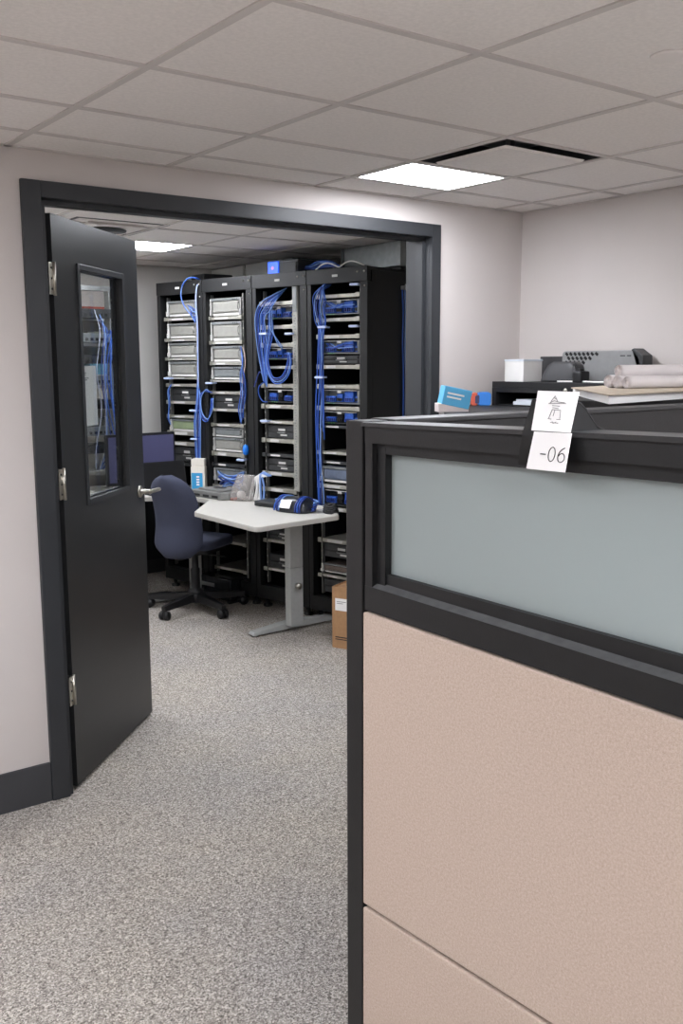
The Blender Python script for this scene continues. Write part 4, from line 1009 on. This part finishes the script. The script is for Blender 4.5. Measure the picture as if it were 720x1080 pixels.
# overhead bin behind the second panel: paper, flat cardboard and rolls on it
BZ = 1.484
t = thing('overhead_bin', 'black overhead storage bin behind the second cubicle panel', 'cabinet', (2.76, 1.94, 0))
MB().box(-.40, .48, -.16, .16, BZ-.40, BZ, .004).build('body', black, t)
MB().box(-.39, .47, -.166, -.16, BZ-.38, BZ-.02, .003).build('flip_door', partm, t)
MB().box(-.39, -.35, -.14, .14, 0, BZ-.4).build('support', black, t)
MB().box(.44, .48, -.14, .14, 0, BZ-.4).build('support', black, t)
def slab(name, pts, z0, z1, m, label, cat, zref=None):
    P = [onplane(x, y, (0, 0, z1), (0, 0, 1)) for x, y in pts]; c = sum(P, Vector())/len(P)
    o_ = MB().prism([(p.x-c.x, p.y-c.y) for p in P], 0, z1-z0, None, .001).build(name, m); o_.location = (c.x, c.y, z0)
    return tag(o_, label, cat), P
s1, P1 = slab('paper_stack', [(604, 409.2), (642, 417.2), (735, 411.9), (760, 408.5), (700, 407.2), (640, 407.2)], BZ, 1.508, paper, 'stack of large white sheets on the overhead bin', 'paper')
s2, P2 = slab('flat_cardboard', [(602, 408.6), (641, 416.0), (735, 411.0), (760, 407.8), (700, 406.6), (638, 406.6)], 1.508, 1.512, tan, 'flat tan cardboard sheet lying on the white paper stack', 'cardboard')
# rolls
ra = onplane(652, 404, (0, 0, 1.56), (0, 0, 1)) if False else Vector((2.78, 2.17, 0))
def roll(y, z, r, x0, ln_, label):
    f = MB(); n = 26; pts = []
    turns = 3; P = []
    for i in range(turns*n+1):
        a = 2*math.pi*i/n; rr = r*(.35+.65*i/(turns*n)); P.append((rr*math.cos(a), rr*math.sin(a)))
    vs = []; 
    for x in (0, ln_):
        for (a, b) in P: vs.append((x, a, b))
    m_ = len(P); fs = [(i, i+1, m_+i+1, m_+i) for i in range(m_-1)]
    f.add(vs, fs, True)
    # solid outer wrap
    f.tube([(.004, 0, 0), (ln_-.004, 0, 0)], r*.93, 24)
    f.tube([(0, 0, 0), (ln_, 0, 0)], r*.99, 24, cap=False)
    ob = f.build('paper_roll', mat('plotter paper', (232, 226, 225), .8, ns=12, amt=.03)); ob.location = (x0, y, z); ob.rotation_euler = (0, 0, rad(-6))
    return tag(ob, label, 'paper roll', 'rolled plans on the overhead bin')
zt = 1.5125
roll(2.085, zt+.022, .022, 2.70, .56, 'white paper roll, rear one of the three lying under the top roll')
roll(2.042, zt+.021, .021, 2.69, .56, 'white paper roll, middle one of the three lying under the top roll')
roll(2.000, zt+.020, .020, 2.685, .56, 'white paper roll, front one of the three lying under the top roll')
roll(2.045, zt+.0575, .0200, 2.70, .56, 'white paper roll lying on top of the others')

# low black shelf by the front wall with the blue box and blue and red thing
t = thing('low_shelf', 'black low shelf unit by the front wall beside the bookcase', 'shelf', (2.90, 3.0, 0))
LZ = 1.402
LP = [(-.33, -.25), (.36, -.25), (.36, .31), (.18, .31)]
MB().prism(LP, LZ-.025, LZ, None, .002).build('top_board', black, t)
MB().box(.33, .35, -.24, .30, 0, LZ-.025).build('side_board', black, t)
MB().prism([(-.31, -.24), (-.285, -.24), (.205, .29), (.18, .29)], 0, LZ-.025).build('side_board', black, t)
for z in (.1, .5, .95): MB().prism([(-.28, -.235), (.325, -.235), (.325, .29), (.21, .29)], z, z+.02).build('shelf_board', black, t)
t = thing('tissue_box', 'light blue and white box tilted on the low shelf beside the door frame', 'box', (2.72, 2.87, LZ), rad(-30))
MB().box(-.065, .06, -.03, .045, 0, .035, .002).build('base_flap', mat('pinkish white board', (226, 214, 212), .7), t)
MB().box(-.055, .06, -.035, .05, 0, .075, .003, T((0, 0, .022)) @ RY(rad(12))).build('body', mat('light blue box board', (90, 176, 220), .6), t)
f = MB(); M_ = T((0, 0, .022)) @ RY(rad(12))
for z, w in ((.045, .07), (.03, .06)): f.box(-.04, -.04+w, -.0362, -.035, z, z+.007, 0, M_)
f.build('printed_line', paper, t)
t = thing('tape_roll', 'rounded blue and orange red tape dispenser on the low shelf', 'tape', (3.215, 3.21, LZ), rad(-40))
MB().prism(rounded([(-.012, 0), (.05, 0), (.05, .062), (-.012, .062)], .016), -.03, .03, RX(rad(90)), .004).build('blue_body', mat('blue dispenser', (50, 120, 200), .4), t)
MB().prism(rounded([(-.042, 0), (-.013, 0), (-.013, .062), (-.042, .055)], .01), -.028, .028, RX(rad(90)), .003).build('red_body', redp, t)
MB().prism(rounded([(-.024, .01), (-.004, .01), (-.004, .05), (-.024, .045)], .006), .0285, .0315, RX(rad(90))).build('clear_window', mat('dark window', (60, 60, 90), .3), t)
# cubicle work surface seen only as glow through the frosted pane
t = thing('cubicle_desk', 'pale work surface inside the cubicle behind the frosted glass', 'desk', (1.9, .75, 0))
MB().box(-.68, .5, .2, .66, .70, .73, .003).build('top', deskm, t)
for x in (-.64, .44): MB().box(x, x+.04, .25, .6, 0, .70).build('leg_panel', legm, t)

# ================================================================== render look
w = bpy.data.worlds.new('world'); sc.world = w; w.use_nodes = True
w.node_tree.nodes['Background'].inputs[0].default_value = (.5, .5, .5, 1); w.node_tree.nodes['Background'].inputs[1].default_value = .05
sc.view_settings.view_transform = 'Standard'; sc.view_settings.look = 'None'; sc.view_settings.gamma = 1; sc.view_settings.exposure = 1.92
sc.view_settings.use_curve_mapping = False
